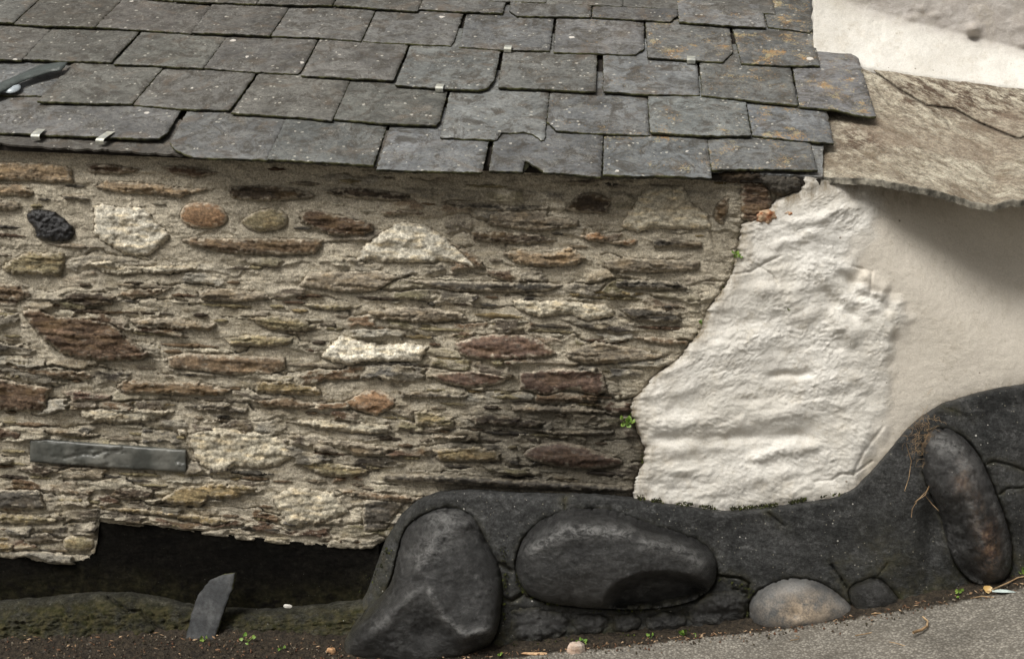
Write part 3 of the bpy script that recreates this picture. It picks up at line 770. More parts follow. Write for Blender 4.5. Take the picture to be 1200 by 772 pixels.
fl = build('stone_flakes', np.vstack(Vs), np.vstack(Fs), M['schist'], wl, None, np.vstack(Cs)); fl['kind'] = 'stuff'

# solid core of the wall behind the facing (a real, thick wall reaching up under the roof)
TH = math.radians(27)
E0 = at(520, 203, -.075); n_roof = np.array([0, -math.sin(TH), math.cos(TH)])
def roofz(y, off=0): return E0[2]+(y-E0[1])*math.tan(TH)+off/math.cos(TH)
def prism(name, prof, x0, x1, mat, parent=None):
    n = len(prof); V = [(x0, y, z) for y, z in prof]+[(x1, y, z) for y, z in prof]
    Fc = [list(range(n))[::-1], [n+i for i in range(n)]]+[[i, (i+1) % n, n+(i+1) % n, n+i] for i in range(n)]
    return build(name, V, [f[::-1] for f in Fc], mat, parent, smooth=False)
xl = at(-255, 300, 0)[0]; xv = at(940, 200, 0)[0]
prism('wall_core', [(.035, -.3), (2.2, -.3), (2.2, roofz(2.2, -.03)), (.035, roofz(.035, -.03))], xl, xv, M['dark'], wl)

# ------------------------------------------------------------------ WHITEWASHED WALL
ww = empty('whitewashed_wall', tuple(at(950, 742, -.05)))
tag(ww, 'lumpy whitewashed render covering the wall to the right of the bare stones', 'rendered wall')
nr, nc = 330, 470
pyr = np.linspace(196, 640, nr)
seam = np.interp(pyr, [p[0] for p in LEFT_SEAM], [p[1] for p in LEFT_SEAM])
seam = seam + 2.6*fbm(pyr/9., pyr*0+3, 3, 8, .7)*1.6 + 1.5*noise(pyr/2.5, pyr*0, 3)
UU = np.concatenate([[0, 0.0005], np.linspace(0.002, 1, nc)**1.05])
PX = seam[:, None]+(1430-seam[:, None])*UU[None, :]; PY = np.repeat(pyr[:, None], len(UU), 1)
ptop = np.interp(PX, [900, 935, 965, 1040, 1100, 1150, 1200, 1440], [196, 204, 211, 219, 230, 242, 236, 262]); PY = ptop+(PY-196)/(640-196)*(640-ptop)
dl = PX-seam[:, None]
# where rough coat gives way to the smooth coat
RS = [(196, 1035), (250, 1030), (262, 1025), (300, 998), (330, 1000), (345, 1040), (370, 1062), (400, 1046), (440, 1036), (480, 1035), (520, 1022), (560, 1005), (640, 1000)]
rx = np.interp(PY, [p[0] for p in RS], [p[1] for p in RS])
rough = 1-sst(-16, 16, PX-rx+12*noise(PX/20, PY/20, 2))
h = .026*(1-np.exp(-dl/3.5)) - .012
h = h + rough*(.010 + .014*fbm(PX/75, PY/48, 3, 41) + .0034*fbm((PX+PY*.5)/24, PY/13, 3, 43)*(1+2*noise(PX/60, PY/40, 6)) + .0044*np.abs(fbm(PX/11, PY/8, 4, 47, .6))*(.8+1.8*noise(PX/45, PY/35, 16)) + .0019*fbm(PX/5, PY/4, 3, 147, .6)*(.6+1.2*noise(PX/60, PY/50, 26)) + .0010*fbm(PX/3, PY/2.5, 2, 5))
h = h + (1-rough)*(.0035*fbm(PX/70, PY/60, 3, 81)+.0007*fbm(PX/8, PY/6, 3, 82))
# the long horizontal swellings and hollows low on the left
def ridge(x0, y0, x1, y1, wd, amp, up=.5):
    global h
    L = math.hypot(x1-x0, y1-y0); ux, uy = (x1-x0)/L, (y1-y0)/L
    s = (PX-x0)*ux+(PY-y0)*uy; n_ = -(PX-x0)*uy+(PY-y0)*ux
    n_ = n_ + 3*noise(PX/22, PY/22, 9)
    env = sst(-.12*L, .18*L, s)*(1-sst(.82*L, 1.12*L, s))
    h = h + amp*env*np.exp(-(n_/wd)**2)
ridge(765, 498, 850, 490, 9, .009); ridge(850, 490, 945, 480, 11, .013); ridge(880, 535, 965, 520, 8, .013); ridge(760, 470, 820, 450, 12, .006); ridge(830, 410, 900, 395, 14, .007)
ridge(880, 560, 930, 552, 8, .005); ridge(770, 560, 820, 545, 9, .006); ridge(885, 330, 960, 380, 13, .010); ridge(900, 440, 955, 438, 5, -.010); ridge(760, 517, 960, 508, 7, -.010)
ridge(1010, 322, 1040, 342, 8, .016); ridge(985, 318, 1012, 350, 6, -.013); ridge(962, 340, 1005, 376, 6, -.012); ridge(1012, 345, 1045, 362, 6, -.010); ridge(975, 365, 1005, 400, 10, .012)
ridge(920, 262, 975, 252, 6, .008); ridge(905, 290, 960, 272, 6, .006); ridge(965, 250, 1010, 240, 5, .007)
for line, a, wd in (([(955, 564), (975, 562), (985, 555), (1000, 556), (1022, 540)], .005, 1.2), ([(1000, 556), (1008, 572)], .004, 1.1), ([(1000, 312), (1022, 318), (1020, 345)], .004, 1.4),
                    ([(887, 310), (905, 322), (912, 334)], .005, 1.3), ([(1105, 440), (1117, 465)], .002, 1.1), ([(858, 322), (880, 318), (900, 306), (915, 300)], .005, 1.3), ([(1035, 500), (1012, 530), (1000, 556)], .004, 1.5)):
    d = segdist(np.stack([PX.ravel(), PY.ravel()], 1), line, False).reshape(PX.shape); h = h-a*np.exp(-(d/wd)**2)
# the wall face curves back into a shallow cove beneath the ledge on the right
cove = sst(0, 170, (PX-1000)+(330-PY)*1.0-50)*sst(-40, 150, 430-PY)
Yp = -.014 - h + .11*cove
Yp[:, 0] = .03; Yp[:, 1] = -.004
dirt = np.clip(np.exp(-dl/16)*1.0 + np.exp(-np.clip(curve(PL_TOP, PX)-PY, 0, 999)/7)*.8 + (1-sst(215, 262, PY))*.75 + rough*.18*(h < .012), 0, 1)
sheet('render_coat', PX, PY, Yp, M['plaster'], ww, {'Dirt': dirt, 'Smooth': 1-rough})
prism('wall_core', [(.10, -.3), (1.9, -.3), (1.9, .95), (.10, .95)], xv+.004, at(1430, 300, .1)[0], M['dark'], ww)
for i, poly in enumerate(([(886, 259), (890, 249), (899, 245), (909, 248), (912, 256), (900, 263), (892, 262)], [(915, 250), (924, 246), (932, 250), (926, 255)], [(933, 246), (946, 241), (950, 247), (940, 250)], [(962, 243), (970, 242), (968, 246)])):
    plate('brick_chip', ragged(np.array(poly, float), 1.3, 2.4, i+60, .22), lambda px, py, d, v, o: -.030-.012*(1-np.exp(-d/1.6))-.008*fbm(px/5, py/4, 3, 4), M['brick'], ww, 1.3, (.03,))

# rubble packed under the last slates above the whitewash
for i, (c, poly) in enumerate((('dg', [(880, 205), (915, 203), (930, 212), (934, 222), (918, 232), (905, 226), (893, 216)]), ('dg', [(912, 206), (940, 206), (940, 226), (925, 228)]), ('dk', [(838, 200), (880, 198), (905, 208), (880, 214), (846, 216)]))):
    plate('rubble', ragged(chaikin(poly, 1), 1.5, 2, i+90, .2), lambda px, py, d, v, o: -.02-.02*(1-np.exp(-d/3))-.008*fbm(px/5, py/5, 3, 14), M['schist'], ww, 1.6, (.06,), C[c])

# ------------------------------------------------------------------ PAINTED PLINTH
pt = empty('painted_plinth', tuple(at(850, 742, -.15)))
tag(pt, 'swelling black painted cement plinth running along the foot of the wall', 'plinth')
B1 = [(517,596),(534,596),(556,606),(569,635),(584,660),(588,692),(585,725),(580,752),(545,771),(505,782),(440,784),(404,772),(402,752),(417,730),(436,714),(458,687),(466,650),(474,619),(496,603)]
B2 = [(605,652),(616,627),(635,611),(663,600),(698,597),(728,604),(763,618),(796,627),(823,638),(839,654),(841,676),(831,693),(807,706),(769,713),(722,714),(663,710),(630,703),(614,692),(604,671)]
B3 = [(1082,524),(1090,507),(1107,502),(1127,511),(1144,528),(1156,551),(1170,585),(1183,622),(1187,655),(1181,678),(1161,688),(1138,682),(1121,664),(1112,635),(1104,602),(1090,575),(1082,551)]
B4 = [(877,712),(885,695),(905,683),(935,677),(960,682),(980,695),(1003,715),(997,730),(970,740),(930,745),(895,741),(880,730)]
B5 = [(993,689),(1012,681),(1028,676),(1042,688),(1058,708),(1035,717),(1008,721),(998,708)]
LITTLE = [[(596,716),(618,708),(645,714),(664,716),(672,734),(655,750),(622,756),(600,748)], [(668,722),(684,717),(712,720),(716,734),(700,744),(674,744)], [(716,720),(742,716),(756,726),(748,740),(720,744)],
          [(755,722),(778,716),(803,720),(806,732),(790,742),(758,742)], [(806,716),(818,702),(836,692),(868,691),(878,704),(873,726),(852,738),(812,738)]]
def cont_px(px): return np.interp(px, [c[0] for c in CONTACT], [c[1] for c in CONTACT])
def cont_y(px): return np.interp(px, [c[0] for c in CONTACT], [c[2] for c in CONTACT])
def plinthY(px, py):
    T = curve(PL_TOP, px); Cc = np.maximum(cont_px(px), T+20); t = py-T; s = np.clip(t/(Cc-T), 0, 1.2)
    yb = cont_y(px)+.02
    lf = sst(560, 700, px)
    y = -.016 - .022*lf - .036*(1-np.exp(-np.clip(t, 0, 999)/(5.0-3.2*lf))) + (yb+.052+.022*lf)*s**1.3
    y = y + .012*noise(px/90, py/60, 6)*sst(0, 20, t)
    y = y + .075*np.exp(-((px-600)/30)**2)*sst(690, 760, py)*0
    und = sst(706, 722, py)*(1-sst(868, 890, px))*sst(585, 605, px)      # hollow row under the oval boulder
    y = y + .022*und
    y = y - .03*np.exp(-((px-1110)/120)**2-((py-560)/70)**2)
    y = y + .035*np.exp(-((px-1092)/13)**2-((py-625)/45)**2)             # hollow beside the upright boulder
    return y
pxs = np.concatenate([np.arange(396, 480, 1.0), np.arange(480, 1430, 2.0)]); nrow = 150
PX, T = np.meshgrid(pxs, np.linspace(0, 1, nrow))
top = curve(PL_TOP, PX) + 1.6*fbm(PX/7, PX*0+2, 3, 6, .7)*sst(480, 520, PX)
PY = top-1.5 + (np.maximum(cont_px(PX)+26, top+30)-top)*T
Y = plinthY(PX, PY)
fl2 = np.stack([PX.ravel(), PY.ravel()], 1)
gr = np.zeros(PX.size); mossd = np.full(PX.size, 1e9)
for b in (B1, B2, B3, B4, B5):
    q = chaikin(b, 2); d = segdist(fl2, q); ins = inside(fl2, q); mossd = np.minimum(mossd, np.where(ins, 0, d))
    jit = 1+.9*noise(fl2[:, 0]/11, fl2[:, 1]/11, 3)
    gr = np.maximum(gr, np.where(ins, .03, .022*np.exp(-d/(1.6*np.clip(jit, .3, 2)))))
for line, a, wd in (([(840, 674), (868, 677), (878, 683), (876, 700), (880, 712)], .02, 1.5), ([(1145, 548), (1165, 540), (1185, 545), (1215, 556)], .012, 1.2), ([(975, 662), (985, 676), (993, 689)], .018, 1.6),
                    ([(663, 600), (661, 588), (664, 579)], .008, 1.1), ([(1170, 580), (1180, 572), (1200, 571)], .012, 1.0), ([(885, 697), (860, 690)], .014, 1.5), ([(900, 600), (915, 612), (920, 616)], .01, 1.0), ([(995, 655), (975, 662)], .0, 1.0),
                    ([(1105, 476), (1120, 482), (1135, 489)], .005, 1.0), ([(585, 660), (600, 668)], .02, 2.2), ([(588, 700), (600, 704), (615, 694)], .02, 2.4), ([(1028, 676), (1040, 660)], .006, 1.0), ([(415, 724), (440, 712), (458, 688)], .02, 1.8)):
    d = segdist(fl2, line, False); d = d*(1+.5*noise(fl2[:, 0]/6, fl2[:, 1]/6, 8)); gr = np.maximum(gr, a*np.exp(-(d/wd)**2)); mossd = np.minimum(mossd, d)
rel = .0035*fbm(PX/40, PY/25, 4, 91)+.0012*fbm(PX/7, PY/6, 3, 92)
rel += sst(705, 720, PY)*(1-sst(870, 895, PX))*.010*fbm(PX/16, PY/11, 3, 61)
Y = Y + gr.reshape(PX.shape) - rel
Y[0, :] = .03
moss = np.clip(.75*np.exp(-mossd.reshape(PX.shape)/4) + .8*sst(-46, -6, PY-cont_px(PX)) + .35*np.exp(-((PX-1040)/40)**2-((PY-650)/40)**2) + .5*np.exp(-(PX-430)**2/900.), 0, 1)
sheet('plinth_coat', PX, PY, Y, M['paint'], pt, {'Moss': moss})
for i, b in enumerate(LITTLE):
    o = ragged(np.array(b, float), 1.8, 2.6, 130+i, .12)
    plate('stone', o, lambda px, py, d, v, o_, b=b, i=i: plinthY(px, py)+.02-.040*inflate(o_, v, 36, 300)**.7-.014*fbm(px/13, py/9, 3, i*7), M['boulder'], pt, 2.0, (.05,), None, {'Moss': lambda px, py, d: .7*np.exp(-d/4)})
# left end: black band set back under the stones, then the mossy foot
LIP = [(-260, 703), (0, 702), (60, 697), (100, 692), (150, 692), (190, 697), (225, 706), (300, 712), (360, 708), (410, 702), (440, 698)]
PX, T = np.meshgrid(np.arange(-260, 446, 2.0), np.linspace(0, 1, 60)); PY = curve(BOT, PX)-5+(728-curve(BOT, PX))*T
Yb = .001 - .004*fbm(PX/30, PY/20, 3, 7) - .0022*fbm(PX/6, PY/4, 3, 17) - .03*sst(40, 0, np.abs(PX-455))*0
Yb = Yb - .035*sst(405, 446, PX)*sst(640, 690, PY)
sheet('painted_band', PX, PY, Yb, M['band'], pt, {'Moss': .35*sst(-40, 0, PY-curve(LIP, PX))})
PX, T = np.meshgrid(np.arange(-260, 470, 1.8), np.linspace(0, 1, 70))
lip = curve(LIP, PX)+1.5*fbm(PX/14, PX*0, 3, 4)
PY = lip-2+(775-lip)*T
s = np.clip((PY-lip)/(742-lip), 0, 1.4)
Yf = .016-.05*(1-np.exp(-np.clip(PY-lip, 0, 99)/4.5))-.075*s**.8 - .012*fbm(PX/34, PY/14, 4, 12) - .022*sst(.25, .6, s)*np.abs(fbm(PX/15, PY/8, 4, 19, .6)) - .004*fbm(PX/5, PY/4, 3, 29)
d = segdist(np.stack([PX.ravel(), PY.ravel()], 1), [(128, 700), (150, 716), (165, 716), (176, 728), (190, 740)], False).reshape(PX.shape)
Yf = Yf + .02*np.exp(-(d/2.2)**2)
Yf[0, :] = .03
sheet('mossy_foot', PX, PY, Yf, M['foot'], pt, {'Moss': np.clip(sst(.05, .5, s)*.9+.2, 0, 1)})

# highlights painted pale on boulder ridges and tops, with scuffs and crust
HIGHLIGHT_WEAR = [([(512, 606), (545, 612), (520, 626), (494, 655)], 15, .9), ([(490, 690), (465, 718), (440, 740)], 7, .6), ([(505, 692), (520, 725), (545, 745), (572, 738)], 6, .9), ([(622, 645), (665, 622), (735, 624)], 9, .95), ([(755, 636), (800, 645), (822, 662)], 9, .7),
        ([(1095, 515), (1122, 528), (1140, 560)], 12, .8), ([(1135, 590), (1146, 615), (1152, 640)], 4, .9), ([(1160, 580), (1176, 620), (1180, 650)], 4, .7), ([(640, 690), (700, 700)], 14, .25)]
# boulders bulging out of the plinth
def boulder(name, outline, D, mat, label, Ybase, extra=None, moss=None, res=2.4, jag=.8, power=1.0, rough_=1.0):
    o = ragged(chaikin(outline, 2), 2.0, jag, len(label), .08)
    def fn(px, py, d, v, o_):
        inf = inflate(o_, v, 84, 1800)
        y = Ybase(px, py) + .012 - D*inf**power
        y = y - rough_*(.010*fbm(px/48, py/38, 3, 24)+.0035*fbm(px/13, py/10, 4, 28))*sst(0, 6, d)
        if extra is not None: y = y + extra(px, py)*sst(0, 5, d)
        return y
    ob = plate(name, o, fn, mat, None, res, (.03, .06), None, {'HighlightWear': lambda px, py, d: np.max([a_*np.exp(-(segdist(np.stack([px, py], 1), l_, False)/w_)**2) for l_, w_, a_ in HIGHLIGHT_WEAR], 0), 'Rust': lambda px, py, d: np.clip(np.exp(-((px-1160)/11)**2-((py-640)/26)**2)+.35*np.exp(-((px-1128)/10)**2-((py-562)/20)**2)+.3*np.exp(-((px-1145)/8)**2-((py-600)/25)**2), 0, 1), 'Moss': moss or (lambda px, py, d: .55*np.exp(-d/5)*sst(640, 740, py))})
    return tag(ob, label, 'boulder', 'boulders bulging from the black plinth')
bump2 = lambda cx, cy_, rx_, ry_, a: (lambda px, py: a*np.exp(-((px-cx)/rx_)**2-((py-cy_)/ry_)**2))
def ln(px, py, line, wd, amp):
    dd = segdist(np.stack([px, py], 1), line, False); return -amp*np.exp(-(dd/wd)**2)
def ex1(px, py):
    # a knuckled ridge runs from the crown down the left; the lower middle hollows out above a curved right-hand ridge
    return .055*np.exp(-((px-497)/30)**2-((py-742)/26)**2) + ln(px, py, [(545, 612), (515, 624), (494, 655), (486, 690), (462, 716), (428, 748)], 11, .022) \
        + ln(px, py, [(503, 690), (517, 722), (543, 745), (574, 738)], 8, .022) + .020*np.exp(-((px-545)/22)**2-((py-690)/32)**2) + .014*np.exp(-((px-489)/8)**2-((py-683)/6)**2) \
        - .007*np.abs(fbm(px/15, py/11, 4, 71, .6))
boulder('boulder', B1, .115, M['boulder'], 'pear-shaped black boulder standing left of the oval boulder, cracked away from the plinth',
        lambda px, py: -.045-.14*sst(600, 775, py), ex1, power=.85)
def ex2(px, py):
    r = ((px-776)/70)**2+((py-708)/40)**2
    return .085*(1-sst(.45, 1.05, r)) + ln(px, py, [(622, 645), (665, 622), (725, 622), (800, 645), (822, 660)], 13, .018) - .005*np.abs(fbm(px/20, py/9, 4, 72, .6))
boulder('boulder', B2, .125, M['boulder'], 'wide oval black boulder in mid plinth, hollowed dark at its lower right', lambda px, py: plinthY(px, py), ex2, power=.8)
def ex3(px, py):
    ax = px-(1108+(py-520)*.34)
    return -.012*np.exp(-((ax-12)/9)**2)*sst(530, 560, py) + .03*sst(4, -18, ax)*sst(560, 640, py) + .008*fbm(px/9, py/11, 3, 70)
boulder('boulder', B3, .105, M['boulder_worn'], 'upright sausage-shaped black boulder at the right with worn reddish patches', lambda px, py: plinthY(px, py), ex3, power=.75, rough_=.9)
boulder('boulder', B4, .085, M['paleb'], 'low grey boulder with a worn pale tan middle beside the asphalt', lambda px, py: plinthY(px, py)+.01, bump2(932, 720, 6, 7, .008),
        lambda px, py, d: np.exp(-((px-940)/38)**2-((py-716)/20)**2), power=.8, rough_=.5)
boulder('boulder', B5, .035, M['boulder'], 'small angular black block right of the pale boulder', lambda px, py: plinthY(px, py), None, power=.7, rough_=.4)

# ------------------------------------------------------------------ STONE LEDGE SLAB
BACK = [(900, 62), (1012, 78), (1100, 90), (1200, 103), (1440, 134)]
FRONT = [(905, 200), (940, 205), (965, 208), (990, 207), (1040, 212), (1090, 222), (1130, 233), (1152, 239), (1165, 240), (1185, 233), (1200, 232), (1440, 258)]
out = [(928, 66)]+[(x, y) for x, y in BACK[1:]]+[(x, y) for x, y in FRONT[::-1] if x > 928]+[(928, 203)]
o = ragged(np.array(out, float), 3.0, .0, 5)
fr = o[:, 1] > 180
o[fr, 1] += 4.5*fbm(o[fr, 0]/30, o[fr, 0]*0, 3, 5, .6)+.6*noise(o[fr, 0]/4, o[fr, 0]*0, 5)
SLC = [[(1022, 93), (1030, 109), (1041, 122)], [(1014, 80), (1030, 88), (1055, 106), (1086, 124), (1118, 128), (1149, 145), (1193, 163), (1215, 158)], [(1092, 130), (1110, 142), (1113, 152)]]
def slabY(px, py, d=None, v=None, o_=None):
    b = curve(BACK, px); f = curve(FRONT, px); s = (py-b)/(f-b)
    yb_ = np.interp(px, [900, 1012, 1200, 1440], [.64, .60, .55, .50]); yf_ = np.interp(px, [900, 965, 1050, 1150, 1440], [.02, -.015, -.09, -.16, -.17])
    y = yb_+(yf_-yb_)*s
    # layered relief, running diagonally
    a = (px*.55+py*.85); y = y + .006*fbm((px-py)/60, a/22, 4, 77)+.0022*fbm((px-py)/20, a/6, 3, 78)
    y = y - .004*np.floor(2*fbm((px-py)/80, a/40, 2, 79)+.5)
    P = np.stack([px, py], 1)
    for i_, l in enumerate(SLC):
        dd = segdist(P, l, False); y = y+(.024 if i_ == 1 else .012)*np.exp(-(dd/(1.25 if i_ == 1 else 1.1))**2)
    return y
def slabdirt(px, py, d):
    P = np.stack([px, py], 1); r = np.zeros(len(px))
    for i_, l in enumerate(SLC): r = np.maximum(r, (.9 if i_ == 1 else .5)*np.exp(-(segdist(P, l, False)/1.2)**2))
    return r
sb = plate('stone_ledge', o, slabY, M['slab'], None, 1.7, (.004, .009, .014, .018), None, {'Dirt': slabdirt, 'Brown': lambda px, py, d: np.clip(.95*np.exp(-((py-curve(BACK, px)-22)/24)**2)*sst(1030, 1070, px)+.8*np.exp(-((px-1010)/40)**2-((py-165)/22)**2)+.25, 0, 1)}, M['slabedge'], (0, .25, -.95), 0, .06)
tag(sb, 'broad sloping beige stone slab with a long crack, jutting over the whitewashed wall', 'stone slab')

# ------------------------------------------------------------------ WHITE HOUSE WALL BEHIND
PX, PY = np.meshgrid(np.arange(951.5, 1440, 2.2), np.concatenate([np.arange(150, -60, -2.2), np.arange(-70, -900, -20)]))
b = curve(BACK, PX); up_ = b-PY; PX[:, 0] += 1.8*noise(PY[:, 0]/9, PY[:, 0]*0, 4)
fh = np.interp(PX, [940, 1010, 1100, 1200, 1440], [95, 68, 56, 44, 40])
Yh = np.interp(PX, [900, 1012, 1200, 1440], [.64, .60, .55, .50])-.012+.14*np.clip(up_/fh, 0, 1)**.9 - .006*fbm(PX/40, PY/30, 3, 13)-.004*np.abs(fbm(PX/12, PY/9, 3, 15))*sst(.6, 1.2, up_/fh) - .0012*fbm(PX/4, PY/4, 2, 16)
Yh = Yh - .03*np.exp(-((PX-1141)/7)**2-((PY-34)/6)**2) + .02*np.exp(-((PX-1141)/6)**2-((PY-46)/3)**2)
for cx, cy_ in ((1095, 18), (1066, 22), (1197, 32), (1080, 10), (1198, 52)):
    Yh = Yh - .006*np.exp(-((PX-cx)/7)**2-((PY-cy_)/4)**2)
Yh[:, 0] += .15
wh = sheet('white_house_wall', PX, PY, Yh, M['plaster2'], None, {'Dirt': .25*sst(.6, 1.2, up_/fh), 'Smooth': 0, 'Grey': sst(.75, 1.15, up_/fh+.12*fbm(PX/14, PY/9, 3, 3))})
tag(wh, 'bright white rendered wall of the neighbouring house rising above the stone slab', 'house wall')
xw = at(1000, 60, .5)[0]
hb = prism('house_body', [(.80, .6), (2.5, .6), (2.5, 3.4), (.80, 3.4)], xw+.35, 2.8, M['plaster2'], wh)

# ------------------------------------------------------------------ SLATE ROOF
rf = empty('slate_roof', tuple(E0))
tag(rf, 'old dark grey slate roof with lichened overlapping slates above the stone wall', 'slate roof')
Uv = np.array([0, math.cos(TH), math.sin(TH)])     # up the slope
def onroof(px, py, off):
    px = np.asarray(px, float); py = np.asarray(py, float)
    d = FWD*F + RIGHT*(px[..., None]-600) + UP*(386-py[..., None])
    t = ((E0-CAM)@n_roof+np.asarray(off))/(d@n_roof)
    return CAM+d*t[..., None]
# each slate: outline of what shows (bottom-left ... bottom-right, then top-right, top-left)
SLATES = [
 # eaves course
 [(-75,150),(-20,153),(90,159),(170,163),(187,163),(196,157),(206,129),(-75,114)],
 [(199,167),(205,175),(228,184),(313,186),(330,141),(211,132)],
 [(313,186),(437,192),(439,187),(450,145),(330,141)],
 [(441,198),(565,201),(571,163),(453,146)],
 [(573,199),(612,200),(615,187),(620,189),(624,193),(632,196),(638,201),(704,206),(705,159),(577,158)],
 [(707,203),(750,206),(770,205),(834,208),(827,162),(705,159)],
 [(834,198),(900,197),(958,199),(948,167),(827,162)],
 # second course
 [(43,118),(100,120),(155,121),(189,79),(82,74)],
 [(155.5,121),(215,127),(268,129),(276,120),(300,85),(189,79)],
 [(271,132),(345,136),(389,140),(408,93),(303,86)],
 [(391,139),(430,142),(455,144),(511,146),(515,141),(521,106),(408,93)],
 [(516,160),(582,163),(588,155),(615,154),(625,157),(634,164),(638,163),(641,109),(523,107)],
 [(641,142),(652,153),(690,155),(761,157),(757,111),(642,108)],
 [(762,154),(822,158),(880,158),(873,119),(757,111)],
 [(882,158),(930,163),(977,167),(972,133),(873,119)],
 # third course
 [(-70,66),(25,69),(50,38),(-70,32)],
 [(25,68),(80,71),(130,73),(161,38),(60,30)],
 [(133,75),(180,76),(238,79),(262,43),(163,38)],
 [(238.5,79),(300,84),(348,86),(352,84),(369,48),(262,43)],
 [(353,88),(415,91),(461,93),(477,52),(370,47)],
 [(463,99),(520,103),(562,105),(572,102),(579,93),(584,59),(479,53)],
 [(584,101),(640,104),(698,107),(697,65),(586,60)],
 [(707,107),(760,110),(820,110),(816,73),(704,64)],
 [(823,111),(870,116),(935,122),(927,79),(819,73)],
 [(937,124),(980,128),(1005,134),(1027,136),(1006,67),(962,63),(930,79)],
 # fourth course
 [(-75,22),(15,26),(45,-5),(-75,-10)],
 [(15,27),(60,30),(111,31.5),(140,1),(45,-5)],
 [(112,31.5),(170,35),(224,38),(246,4),(141,0)],
 [(224.5,38),(270,39),(316,41),(338,6),(246,4)],
 [(317,41),(375,44),(423,48),(437,12),(338,6)],
 [(425,48),(480,51),(528,53),(532,48),(541,16),(438,12)],
 [(538,54),(590,58),(644,59),(647,21),(543,17)],
 [(649,61),(700,62),(745,63),(755,56),(753,26),(649,21)],
 [(759,67),(810,70),(847,72),(859,60),(854,32),(755,26)],
 [(869,73),(915,76),(961,77),(953,38),(856,34)],
 # fifth course
 [(-75,-14),(30,-10),(95,-6),(125,-32),(-75,-42)],
 [(95,-6),(150,-4),(203,0),(228,-28),(125,-32)],
 [(204,0),(240,2),(300,4),(322,-26),(228,-28)],
 [(301,4),(345,5),(389,5),(404,-22),(322,-26)],
 [(391,6),(440,9),(489,12),(500,-20),(404,-22)],
 [(491,10),(540,13),(589,15),(597,-18),(500,-20)],
 [(597,12),(606,18),(650,19),(692,19),(694,-16),(598,-18)],
 [(694,19),(740,22),(785,25),(795,18),(790,-12),(694,-16)],
 [(796,25),(850,29),(898,31),(888,-8),(790,-12)],
 [(900,31),(925,34),(949,38),(955,30),(953,-6),(888,-8)],
]
COURSE = [7, 8, 10, 10, 10]
ROWBR = []
for ci, n in enumerate(COURSE): ROWBR += [ci]*n
TK = .0085
